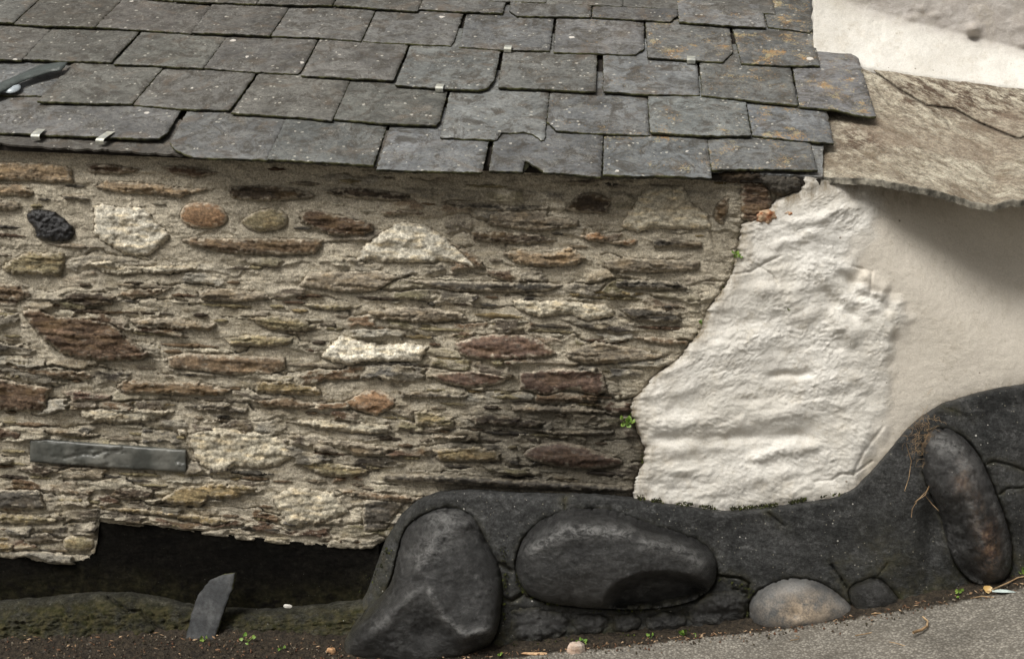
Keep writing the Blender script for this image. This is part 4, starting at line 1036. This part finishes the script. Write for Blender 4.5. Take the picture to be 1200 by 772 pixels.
def slate(outline, ci, seed, parent, col, lich, lift=None, extend=1.25):
    """riven slate lying on the slope: visible part traced, the hidden head runs on up beneath the next course"""
    pl = np.array(outline, float)
    lift = RNG.uniform(0, .006) if lift is None else lift
    tilt = RNG.uniform(-.002, .002)
    lo_y = pl[:, 1].max(); hi_y = pl[:, 1].min()
    k = len(pl)
    # to slope coordinates (x along eaves, s up the slope) with the face raised H above the deck
    H = .022+lift
    W = onroof(pl[:, 0], pl[:, 1], H)
    s_ = (W-E0)@Uv
    s0 = s_.min(); s1 = s_[-2:].mean(); ex = max(s1-s0, .1)
    W = onroof(pl[:, 0], pl[:, 1], H-TK*1.15*(s_-s0)/ex)
    X = W[:, 0]; s_ = (W-E0)@Uv
    tr, tl = np.array([X[-2], s_[-2]]), np.array([X[-1], s_[-1]])
    up = .13*extend
    pts = [np.array([X[i], s_[i]]) for i in range(k-2)]+[tr+np.array([0, up]), tl+np.array([0, up])]
    pts = np.array(pts)
    o = ragged(pts*PXM, 2.4, 0, seed)
    rag = np.stack([noise(o[:, 0]/7, o[:, 1]/7, seed % 50), noise(o[:, 0]/7+30, o[:, 1]/7, seed % 50)], 1)*.85
    rag += np.stack([noise(o[:, 0]/2.3, o[:, 1]/2.3, seed % 50), noise(o[:, 0]/2.3+30, o[:, 1]/2.3, seed % 50)], 1)*.55
    o = (o+rag)
    v, f = cdt(o*np.array([1, -1]), 4.6); v = v*np.array([1, -1])
    d = segdist(v, o)
    be = boundary_edges(f); bidx = np.unique(np.array(be).ravel()); d[bidx] = 0
    x = v[:, 0]/PXM; s = v[:, 1]/PXM
    cx = x.mean()
    rel = .0012*fbm(v[:, 0]/30, v[:, 1]/14, 3, seed)+.0006*np.floor(3*fbm(v[:, 0]/34, v[:, 1]/22, 2, seed+2))+.0003*fbm(v[:, 0]/6, v[:, 1]/5, 2, seed)
    rel = rel-.0016*np.exp(-d/2.2)*(1+noise(v[:, 0]/6, v[:, 1]/6, seed+1))
    Hh = H - TK*1.15*(s-s0)/ex + tilt*(x-cx)/.13 + rel
    def W3(x_, s2, h_): return np.stack([x_, E0[1]+s2*Uv[1]+h_*n_roof[1], E0[2]+s2*Uv[2]+h_*n_roof[2]], 1)
    P = W3(x, s, Hh); n0 = len(P); V = [P]
    jx = RNG.normal(0, .0009, (3, len(bidx))); lay = (.35, .7, 1.0)
    c_ = np.array([x.mean(), s.mean()])
    for li, q in enumerate(lay):
        tk = TK*q
        dx = (x[bidx]-c_[0]); ds = (s[bidx]-c_[1]); ln = np.hypot(dx, ds)+1e-6
        outw = (.0009 if li == 0 else (.0002 if li == 1 else -.002))+jx[li]
        V.append(W3(x[bidx]+dx/ln*outw, s[bidx]+ds/ln*outw, Hh[bidx]-tk))
    V = np.vstack(V); Fs = f.tolist(); mi = [0]*len(Fs); pos = {int(b): i_ for i_, b in enumerate(bidx)}
    prev = {int(b): int(b) for b in bidx}; nb0 = n0
    for li in range(3):
        for a, b in be:
            Fs += [[prev[a], nb0+pos[a], nb0+pos[b]], [prev[a], nb0+pos[b], prev[b]]]; mi += [1, 1]
        prev = {int(b): nb0+pos[int(b)] for b in bidx}; nb0 += len(bidx)
    # underside
    lastbase = n0+2*len(bidx)
    # fan over ordered loop
    nxt = {a: b for a, b in be}; st = be[0][0]; loop = [st]; cur = nxt[st]
    while cur != st and len(loop) < 5000: loop.append(cur); cur = nxt[cur]
    cen = len(V); V = np.vstack([V, W3(np.array([c_[0]]), np.array([c_[1]]), np.array([H-TK*1.15*(c_[1]-s0)/ex-TK]))])
    for i_ in range(len(loop)):
        a, b = loop[i_], loop[(i_+1) % len(loop)]
        Fs.append([lastbase+pos[a], cen, lastbase+pos[b]]); mi.append(1)
    Fa = np.array(Fs)
    cols = np.tile(np.array(col), (len(V), 1))
    return build('slate', V, Fa, [M['slate'], M['edge']], parent, {'Lichen': np.full(len(V), lich)}, cols, mi)
slates = []
for i, ol in enumerate(SLATES):
    cx = np.mean([p[0] for p in ol]); ci = ROWBR[i]
    r = sst(350, 750, np.array([cx]))[0]; low = {0: 1.0, 1: .75, 2: .45, 3: .2, 4: 0}[ci]
    dark = np.array([.072, .069, .060]); blue = np.array([.150, .158, .163])
    k = np.clip(.15+.55*r*.8+.45*low+random.uniform(-.18, .18), 0, 1)
    col = dark*(1-k)+blue*k
    col = col*random.uniform(.52, 1.0)*(np.array([1.02, .98, .93]) if cx < 520 and ci > 0 else 1)*np.array([random.uniform(.97, 1.04), 1, random.uniform(.95, 1.03)])
    lich = np.clip(.15+1.0*sst(450, 850, np.array([cx]))[0]+random.uniform(-.2, .25), .1, 1.5)
    if cx > 900: lich += .5
    so_ = slate(ol, ci, i+3, rf, col, lich, lift=.001 if i == 0 else None)
    slates.append(so_)
slates[0]['label'] = 'wide lichened eaves slate held by two lead clips'
slates[24]['label'] = 'slate sticking out past the verge over the stone slab'
slates[4]['label'] = 'eaves slate with a ragged black hole in its lower edge'

# courses above the picture, so that the roof goes on to its ridge
for ci in range(5, 9):
    y0 = -12-30*(ci-5)
    for j in range(11):
        xa = -70+94*j+(47 if ci % 2 else 0); xa = xa+.10*(760-xa)*(ci-4)/2.2; xb = xa+94*(1-.045*(ci-4))
        if xb > 957-9*(ci-5): continue
        ya = y0+.045*(xa-300)
        col = np.array([.08, .078, .072])*random.uniform(.85, 1.15)
        try: slates.append(slate([(xa, ya), (xb-1, ya+4), (xb+(760-xb)*.05, ya-25), (xa+(760-xa)*.05, ya-29)], ci, 200+ci*20+j, rf, col, .2))
        except Exception as ex_: print('skip', ex_)
# deck under the slates
def deckpoly():
    yb = 2.0; y0 = -.03
    xr0 = onroof(np.array([958.]), np.array([190.]), 0)[0][0]; xr1 = xr0-.02
    V = []
    for (x, y) in ((xl-.1, y0), (xr0, y0), (xr1, yb), (xl-.1, yb)):
        V.append((x, y, roofz(y, -.001))); V.append((x, y, roofz(y, -.014)))
    Fc = [[0, 2, 4, 6], [7, 5, 3, 1], [0, 1, 3, 2], [2, 3, 5, 4], [4, 5, 7, 6], [6, 7, 1, 0]]
    return V, Fc
V, Fc = deckpoly()
build('roof_deck', V, Fc, M['dark'], rf, smooth=False)
# thin undercourse showing below the eaves slates
for i, ol in enumerate(([(-80,160),(-10,168),(60,173),(130,176),(215,182),(214,140),(-80,130)], [(212,178),(300,188),(440,195),(560,201),(568,160),(215,140)], [(563,200),(700,206),(833,209),(834,170),(568,160)], [(834,200),(930,206),(964,207),(964,166),(834,162)])):
    pl = np.array(ol, float)
    if i == 2: pl[0, 0] = 650; pl[-1, 0] = 650
    W = onroof(pl[:, 0], pl[:, 1], .004)
    V = np.vstack([W, W-n_roof*.006]); n = len(pl)
    slab_o = ragged(pl, 4, 2.2, 300+i, .09)
    W = onroof(slab_o[:, 0], slab_o[:, 1], .008-.0005*i); n = len(W)
    V = np.vstack([W, W-n_roof*.006]); Fc = [list(range(n))[::-1], [n+q for q in range(n)]]+[[q, (q+1) % n, n+(q+1) % n, n+q] for q in range(n)]
    if i == 3: cc = (.16, .165, .165)
    else: cc = (.06, .055, .048)
    build('under_slate', V, Fc, M['slate'], rf, {'Lichen': .1}, np.tile(np.array(cc), (len(V), 1)), smooth=False)

# clips folded round slate edges (each belongs to its slate)
def clip(px, py, w_, h_, sl_, H=.026, lean=0.0):
    a = onroof(np.array([px]), np.array([py]), H)[0]; wm_ = w_/PXM/2; up = h_/PXM/.85
    prof = [(up, .0015), (up*.45, .0035), (.0, .004), (-.006, .001), (-.007, -.008), (-.002, -.012)]
    V = []; 
    for s, n_ in prof:
        for sx in (-1, 1):
            V.append(a+Uv*s+n_roof*n_+np.array([sx*wm_+lean*s, 0, 0]))
    V = np.array(V); m = len(V); V = np.vstack([V, V-n_roof*.0016-Uv*.0006]); Fc = []
    for i in range(len(prof)-1):
        q = 2*i; Fc += [[q, q+1, q+3, q+2], [m+q+2, m+q+3, m+q+1, m+q], [q, q+2, m+q+2, m+q], [q+1, m+q+1, m+q+3, q+3]]
    Fc += [[0, m, m+1, 1], [m-2, m-1, 2*m-1, 2*m-2]]
    build('clip', V, Fc, M['lead'], sl_, smooth=False)
clip(42, 159, 11, 13, slates[0]); clip(118, 164, 10, 17, slates[0], lean=.25)
clip(515, 103, 10, 8, slates[20], .028); clip(595, 57, 10, 7, slates[31], .028); clip(810, 70, 11, 8, slates[33], .028)
# lifted scrap of lead by the missing slate, with the pale oval blob beside it
o = ragged(np.array([(-40,115),(0,97),(25,86),(45,77),(70,73),(79,73),(72,82),(60,84),(40,90),(25,95),(0,108),(-40,125)], float), 3, .5, 9)
def lift_plate(name, o, H0, H1, mat, tk=.003):
    v, f = cdt(o, 3.0); d = segdist(v, o); inf = 1-np.exp(-d/3)
    W = onroof(v[:, 0], v[:, 1], H0); W = W+n_roof*(H1*inf)[:, None]
    be = boundary_edges(f); n = len(v); Fs = f.tolist(); V = np.vstack([W, W-n_roof*tk])
    for a, b in be: Fs += [[a, n+a, n+b], [a, n+b, b]]
    Fs += (f[:, ::-1]+n).tolist()
    return V, np.array(Fs)
V, Fa = lift_plate('x', o, .034, .004, None); build('lead_scrap', V, Fa, simple('grey_green_lead', (.055, .066, .063), .4, .3, 30, .001, .5), rf)
o = chaikin([(0,105),(6,100),(14,97),(23,98),(25,103),(18,108),(8,109)], 2); V, Fa = lift_plate('x', o, .026, .008, None)
build('pale_blob', V, Fa, simple('pale_blue_sealant', (.38, .43, .47), .25, .2, 20, .001, .5), rf)
# the under-slate bared where that slate is missing
slates.append(slate([(-75,111),(0,111),(80,113),(84,74),(-75,66)], 1, 77, rf, (.115, .12, .122), .1, lift=-.0065))

# ------------------------------------------------------------------ BROKEN SLATE LEANING AT THE FOOT
o = ragged(np.array([(217,750),(224,720),(232,697),(246,679),(262,673),(275,671),(272,690),(262,715),(250,752),(236,754)], float), 2.2, .8, 4, .15)
sh = plate('broken_slate', o, lambda px, py, d, v, o_: -.137+.075*(746-py)/75.-.0015*(1-np.exp(-d/1.5))-.001*fbm(px/12, py/20, 3, 3), M['shard'], None, 2.0, (.004, .008), None, None, M['edge'], (.3, 1, -.1), 0, .2)
tag(sh, 'pointed broken slate standing on end against the mossy foot of the wall', 'slate shard')

# ------------------------------------------------------------------ WEEDS, LITTER
def leafmesh(c, dirv, size, nrm, cup=.25):
    """rounded little leaf: one fan with a cupped middle"""
    d = dirv/np.linalg.norm(dirv); n_ = nrm/np.linalg.norm(nrm); s = np.cross(d, n_); s /= np.linalg.norm(s)
    out = []
    K = 10
    for i in range(K):
        a = 2*math.pi*i/K; r = 1+.12*math.cos(3*a)
        out.append(c+d*size*(1+math.cos(a)*r)*.55+s*size*math.sin(a)*.48*r+n_*size*cup*(.5-abs(math.sin(a))*.3)*RNG.uniform(.6, 1.3))
    V = [c+d*size*.55-n_*size*cup*.3]+out
    Fc = [[0, 1+i, 1+(i+1) % K] for i in range(K)]
    return V, Fc
def tube(pts, r0, r1, K=5):
    pts = np.array(pts, float); V = []; Fc = []
    for i, p in enumerate(pts):
        t = pts[min(i+1, len(pts)-1)]-pts[max(i-1, 0)]; t /= np.linalg.norm(t)+1e-9
        a = np.cross(t, [0.1, .9, .3]); a /= np.linalg.norm(a); b = np.cross(t, a); r = r0+(r1-r0)*i/(len(pts)-1)
        for k_ in range(K): V.append(p+r*(a*math.cos(2*math.pi*k_/K)+b*math.sin(2*math.pi*k_/K)))
    for i in range(len(pts)-1):
        for k_ in range(K): Fc.append([i*K+k_, i*K+(k_+1) % K, (i+1)*K+(k_+1) % K, (i+1)*K+k_])
    Fc.append(list(range(K))); Fc.append([(len(pts)-1)*K+k_ for k_ in range(K)][::-1])
    return V, Fc
def weed(root, n, spread, size, label, up=(0, -.5, .8), group='small weeds rooted in cracks and along the wall foot'):
    root = np.array(root); up = np.array(up, float); Vl, Fl, Vs_, Fs_ = [], [], [], []
    for i in range(n):
        dv = up+RNG.uniform(-1, 1, 3)*np.array([1.1, .5, .8]); dv /= np.linalg.norm(dv)
        tip = root+dv*spread*RNG.uniform(.35, 1)
        a, b = tube([root, (root+tip)/2+np.array([0, -.002, .002]), tip], .0007, .0005, 4); q = len(Vs_); Vs_ += list(a); Fs_ += [[j+q for j in f_] for f_ in b]
        for _ in range(2):
            dd = dv+RNG.uniform(-.9, .9, 3); nn = np.array([0, -.7, .7])+RNG.uniform(-.5, .5, 3)
            a, b = leafmesh(tip, dd, size*RNG.uniform(.6, 1.15), nn); q = len(Vl); Vl += list(a); Fl += [[j+q for j in f_] for f_ in b]
    e_ = empty('weed', tuple(root)); tag(e_, label, 'weed', group)
    build('leaves', Vl, Fl, M['leaf'], e_); build('stem', Vs_, Fs_, M['leaf'], e_)
weed(at(862, 302, -.022), 8, .018, .010, 'bright green weed sprouting from the crack at the upper left edge of the whitewash')
weed(at(822, 381, -.02), 4, .010, .008, 'tiny green sprig midway down the seam between stones and whitewash')
weed(at(733, 498, -.022), 10, .026, .013, 'largest green seedling on the wall, low on the dark damp stones by the whitewash')
weed(at(803, 424, -.02), 3, .006, .005, 'mossy speck of green on the seam between the two seam sprigs')
for (px, py, n, sp, sz, lab) in ((680, 752, 6, .022, .010, 'weed behind the pale pebble at the foot of the oval boulder'), (805, 742, 7, .03, .009, 'straggling weed under the right end of the oval boulder'), (762, 746, 3, .014, .008, 'tiny sprig at the foot of the small dark stones'),
                                 (1122, 695, 5, .018, .009, 'weed at the left foot of the upright boulder'), (1196, 672, 7, .03, .014, 'weed by the right foot of the upright boulder at the picture edge'), (583, 766, 4, .018, .008, 'weed in the gap right of the pear-shaped boulder'),
                                 (512, 768, 3, .014, .010, 'round-leaved sprig in front of the pear-shaped boulder'), (292, 748, 5, .022, .010, 'weed on the dirt right of the broken slate'), (190, 733, 3, .012, .008, 'weed left of the broken slate'),
                                 (240, 748, 4, .016, .008, 'weed right under the tip of the broken slate foot'), (330, 758, 3, .014, .007, 'small weed on the dirt between shard and pear-shaped boulder')):
    p = ontoground(px, py+4); p[2] = gz(p[0])+.004
    weed(p, n, sp, sz, lab, (0, -.3, .9))
def litter(name, cat, px, py, pts, r0, r1, label, group=None, mat=None):
    p = ontoground(px, py); p[2] = gz(p[0])+.006
    a, b = tube([p+np.array(q) for q in pts], r0, r1, 6); o_ = build(name, a, b, mat or M['dry']); tag(o_, label, cat, group)
litter('curled_leaf', 'dry leaf', 1083, 738, [(-.035, -.03, 0), (-.012, -.018, .003), (.006, 0, .006), (.012, .02, .010), (.004, .04, .012)], .004, .0025, 'curled tan dry leaf lying on the asphalt below the upright boulder')
litter('twig', 'twig', 1013, 746, [(-.025, -.008, 0), (0, .0, .003), (.022, .018, 0)], .0016, .001, 'short reddish twig on asphalt right of the pale boulder', 'twigs on the street')
litter('twig', 'twig', 1050, 757, [(-.015, .01, 0), (0, .0, .003), (.022, -.006, 0)], .0012, .0009, 'thin twig lowest on the asphalt below the curled leaf', 'twigs on the street')
litter('twig', 'twig', 935, 752, [(-.02, -.004, 0), (0, .0, .002), (.004, .012, .004), (-.004, .02, .002)], .0012, .0009, 'hooked little twig in front of the pale boulder', 'twigs on the street')
litter('twig', 'twig', 1030, 722, [(-.02, .0, 0), (0, .002, .003), (.022, .0, 0)], .002, .0012, 'twig lying beside the small angular block', 'twigs on the street')
litter('twig', 'twig', 1180, 690, [(-.045, -.03, .004), (0, .0, .012), (.03, .02, .02), (.06, .03, .024)], .0022, .0014, 'longest twig leaning at the foot of the upright boulder', 'twigs on the street')
litter('twig', 'twig', 1150, 703, [(-.03, -.01, .002), (0, .0, .006), (.05, .0, .004)], .0018, .001, 'twig left of the pale feather', 'twigs on the street')
litter('twig', 'twig', 30, 705, [(-.01, .0, .055), (0, .0, .062), (.012, .0, .075)], .0012, .001, 'dry stalk stuck on the mossy foot at far left', 'twigs on the street')
def chunk(name, cat, px, py, sx, sy, sz, mat, label, group=None, rot=0.0, seed=1, wy=None):
    p = ontoground(px, py) if wy is None else at(px, py, wy)
    if wy is None: p[2] = gz(p[0])+.004+sz*.4
    V = []; Fc = []; n, m = 10, 7
    for j in range(m+1):
        th = math.pi*j/m
        for i in range(n):
            ph = 2*math.pi*i/n; r = 1+.35*float(noise(np.array([math.cos(ph)*1.3+seed]), np.array([math.sin(ph)*1.3+th]))[0])
            q = np.array([math.cos(ph)*math.sin(th)*sx, math.sin(ph)*math.sin(th)*sy, math.cos(th)*sz])*r
            q = np.sign(q)*np.abs(q/np.array([sx, sy, sz]))**.8*np.array([sx, sy, sz])
            V.append(p+np.array([q[0]*math.cos(rot)-q[1]*math.sin(rot), q[0]*math.sin(rot)+q[1]*math.cos(rot), q[2]]))
    for j in range(m):
        for i in range(n): Fc.append([j*n+i, (j+1)*n+i, (j+1)*n+(i+1) % n, j*n+(i+1) % n])
    o_ = build(name, V, Fc, mat, smooth=False); return tag(o_, label, cat, group)
chunk('pebble', 'pebble', 676, 764, .026, .016, .019, M['pebble'], 'pale angular pebble at the dirt edge below the oval boulder', seed=5, rot=.3)
chunk('pebble', 'pebble', 388, 765, .013, .009, .009, M['wood'], 'little orange-tan stone left of the pear-shaped boulder foot', seed=9)
chunk('wood_chip', 'wood chip', 631, 768, .048, .006, .004, M['wood'], 'long splintered wood chip lying below the oval boulder', 'wood chips by the wall', .08, 3)
chunk('wood_chip', 'wood chip', 803, 735, .003, .006, .014, M['wood'], 'small upright wood chip by the straggling weed', 'wood chips by the wall', .5, 4)
chunk('wood_chip', 'wood chip', 842, 741, .009, .004, .003, M['wood'], 'small pinkish wood chip on the street right of the straggling weed', 'wood chips by the wall', -.8, 6)
chunk('wood_chip', 'wood chip', 880, 738, .014, .004, .002, M['wood'], 'thin wood chip touching the left side of the pale boulder', 'wood chips by the wall', .1, 7)
chunk('plaster_chip', 'plaster chip', 337, 710, .012, .003, .006, M['plaster'], 'white flake of plaster resting on the mossy foot', seed=8, wy=-.062)
# feather and a yellow leaf at the foot of the upright boulder
p = ontoground(1176, 697); p[2] = gz(p[0])+.008
V = []; Fc = []
for i in range(9):
    t = i/8; wv = .009*math.sin(math.pi*min(1, t*1.1+.05))+.0008
    V += [p+np.array([-.03+.06*t, -wv, .004*math.sin(t*3)]), p+np.array([-.03+.06*t, 0, .003+.005*math.sin(t*3)]), p+np.array([-.03+.06*t, wv, .004*math.sin(t*3)])]
for i in range(8): Fc += [[3*i, 3*i+1, 3*i+4, 3*i+3], [3*i+1, 3*i+2, 3*i+5, 3*i+4]]
tag(build('feather', V, Fc, M['feather']), 'pale grey-blue feather lying at the foot of the upright boulder', 'feather')
p = ontoground(1152, 697); p[2] = gz(p[0])+.012
a, b = leafmesh(p, np.array([1, .4, .3]), .022, np.array([0, -.7, .7]), .5)
tag(build('fallen_leaf', a, b, leaf_mat('yellowed_leaf', (.50, .33, .12), (.55, .42, .22))), 'yellowed fallen leaf among the twigs left of the feather', 'dry leaf')
# small dark leaf stuck on the whitewash
a, b = leafmesh(at(925, 364, -.045), np.array([-.1, 0, 1.]), .011, np.array([0, -1., .1]), .3)
tag(build('stuck_leaf', a, b, M['moss']), 'small dark leaf stuck on the whitewashed wall', 'leaf')
# dry grass wisps caught above the upright boulder
Vl, Fl = [], []
for i in range(150):
    c = at(RNG.normal(1083, 9), RNG.normal(515, 16), -.128)
    q = [c]; dv = RNG.normal(0, 1, 3)*np.array([1, .25, 1]); dv /= np.linalg.norm(dv)
    for _ in range(4): dv = dv+RNG.normal(0, .5, 3)*np.array([1, .2, 1]); dv /= np.linalg.norm(dv); q.append(q[-1]+dv*.006)
    a, b = tube(q, .00035, .00025, 3); s = len(Vl); Vl += list(a); Fl += [[j+s for j in f_] for f_ in b]
for st in ([(1090, 568), (1084, 580), (1075, 586), (1069, 596), (1068, 606)], [(1090, 566), (1086, 575), (1078, 583), (1072, 588)], [(1084, 580), (1092, 590), (1100, 598)], [(1062, 520), (1068, 540), (1065, 560), (1060, 575)]):
    a, b = tube([at(x, y, -.135) for x, y in st], .0009, .0006, 4); s = len(Vl); Vl += list(a); Fl += [[j+s for j in f_] for f_ in b]
tag(build('dry_grass', Vl, Fl, M['dry']), 'wispy nest of dry grass roots caught beside the top of the upright boulder', 'dry grass', kind='stuff')
# grit and crumbs along the wall foot
Vl, Fl, Cl = [], [], []
tet = np.array([[1, 0, -.7], [-.5, .87, -.7], [-.5, -.87, -.7], [0, 0, 1.], [.6, .5, .4]])
tf = [[0, 2, 1], [0, 1, 4], [1, 3, 4], [0, 4, 3], [1, 2, 3], [2, 0, 3]]
pal = [(.06, .045, .03), (.03, .024, .018), (.20, .17, .13), (.09, .075, .055), (.04, .035, .02), (.12, .06, .035)]
for i in range(2600):
    x = RNG.uniform(-1.5, 1.75)
    y = np.interp(x, _cp[:, 0], _cp[:, 1])-abs(RNG.normal(0, 1))*(.16 if x < -.2 else .035)+.012
    r = RNG.uniform(.0012, .0042)*(1.5 if RNG.rand() < .06 else 1); p = np.array([x, y, gz(x)+.006])
    A = RNG.uniform(.5, 1.3, 3); th = RNG.uniform(0, 6.3); R_ = np.array([[math.cos(th), -math.sin(th), 0], [math.sin(th), math.cos(th), 0], [0, 0, 1]])
    s = len(Vl); Vl += list(p+(tet*A*r)@R_.T); Fl += [[j+s for j in f_] for f_ in tf]; Cl += [pal[RNG.randint(len(pal))]]*5
for i in range(650):      # flakes of dead leaf and bark
    x = RNG.uniform(-1.5, 1.75)
    y = np.interp(x, _cp[:, 0], _cp[:, 1])-abs(RNG.normal(0, 1))*(.12 if x < -.2 else .022)+.006
    r = RNG.uniform(.003, .009); p = np.array([x, y, gz(x)+.009]); th = RNG.uniform(0, 6.3); d1 = np.array([math.cos(th), math.sin(th), RNG.uniform(-.3, .5)])*r; d2 = np.array([-math.sin(th), math.cos(th), RNG.uniform(-.3, .5)])*r*RNG.uniform(.15, .5)
    s_ = len(Vl); Vl += [p-d1, p-d2, p+d1, p+d2, p+np.array([0, 0, .002])]; Fl += [[s_, s_+1, s_+4], [s_+1, s_+2, s_+4], [s_+2, s_+3, s_+4], [s_+3, s_, s_+4]]
    Cl += [[(.10, .055, .03), (.22, .14, .08), (.05, .03, .02), (.34, .24, .15), (.16, .09, .05)][RNG.randint(5)]]*5
gm = NT('grit'); gm = gm.out(gm.attr('Col'), .9)
tag(build('grit', Vl, Fl, gm, None, None, np.array(Cl), smooth=False), 'loose grit and crumbs of soil scattered along the foot of the wall', 'grit', kind='stuff')
# moss growing in the joint over the plinth and in the cracks round the boulders
Vl, Fl, Cl = [], [], []
def mossline(pts, n, Y, sp, dens=1.0):
    for _ in range(n):
        q = RNG.uniform(0, len(pts)-1.001); k_ = int(q); f_ = q-k_
        x = pts[k_][0]*(1-f_)+pts[k_+1][0]*f_+RNG.normal(0, sp); y = pts[k_][1]*(1-f_)+pts[k_+1][1]*f_+RNG.normal(0, sp*.7)
        if noise(np.array([x/17.]), np.array([y/17.]), 5)[0] < -.05*dens: continue
        yy = Y if not callable(Y) else float(Y(np.array([x]), np.array([y]))[0])
        p = at(x, y, yy); r = RNG.uniform(.0012, .0034); s_ = len(Vl)
        Vl.extend(list(p+(tet*RNG.uniform(.5, 1.4, (5, 3))*r))); Fl.extend([[j+s_ for j in f2] for f2 in tf])
        Cl.extend([[(.018, .020, .008), (.03, .034, .010), (.06, .07, .015), (.012, .010, .007), (.10, .12, .02)][RNG.choice(5, p=[.3, .25, .15, .22, .08])]]*5)
mossline([(741, 582), (790, 589), (850, 596), (900, 592), (945, 585)], 1100, -.058, 1.7)
mossline([(945, 585), (985, 578)], 80, -.058, 1.2)
mossline([(868, 262), (863, 300), (845, 345), (822, 385), (790, 428), (752, 460), (738, 480), (755, 525), (745, 580)], 420, -.006, 1.4)
pf = lambda x, y: plinthY(x, y)-.004
mossline([(604, 671), (614, 692), (640, 706), (700, 716), (770, 714)], 260, pf, 1.8); mossline([(590, 640), (592, 690), (588, 735)], 160, pf, 1.8); mossline([(841, 676), (880, 690), (876, 720)], 120, pf, 2)
mossline([(600, 752), (700, 748), (800, 742), (870, 736)], 260, lambda x, y: plinthY(x, y)-.03, 3); mossline([(420, 700), (440, 672), (455, 640)], 120, pf, 2.5)
tag(build('moss', Vl, Fl, gm, None, None, np.array(Cl), smooth=False), 'dark green moss filling the joints above the plinth and round the boulders', 'moss', kind='stuff')
print('meshes', len(bpy.data.meshes), 'verts', sum(len(m.vertices) for m in bpy.data.meshes))
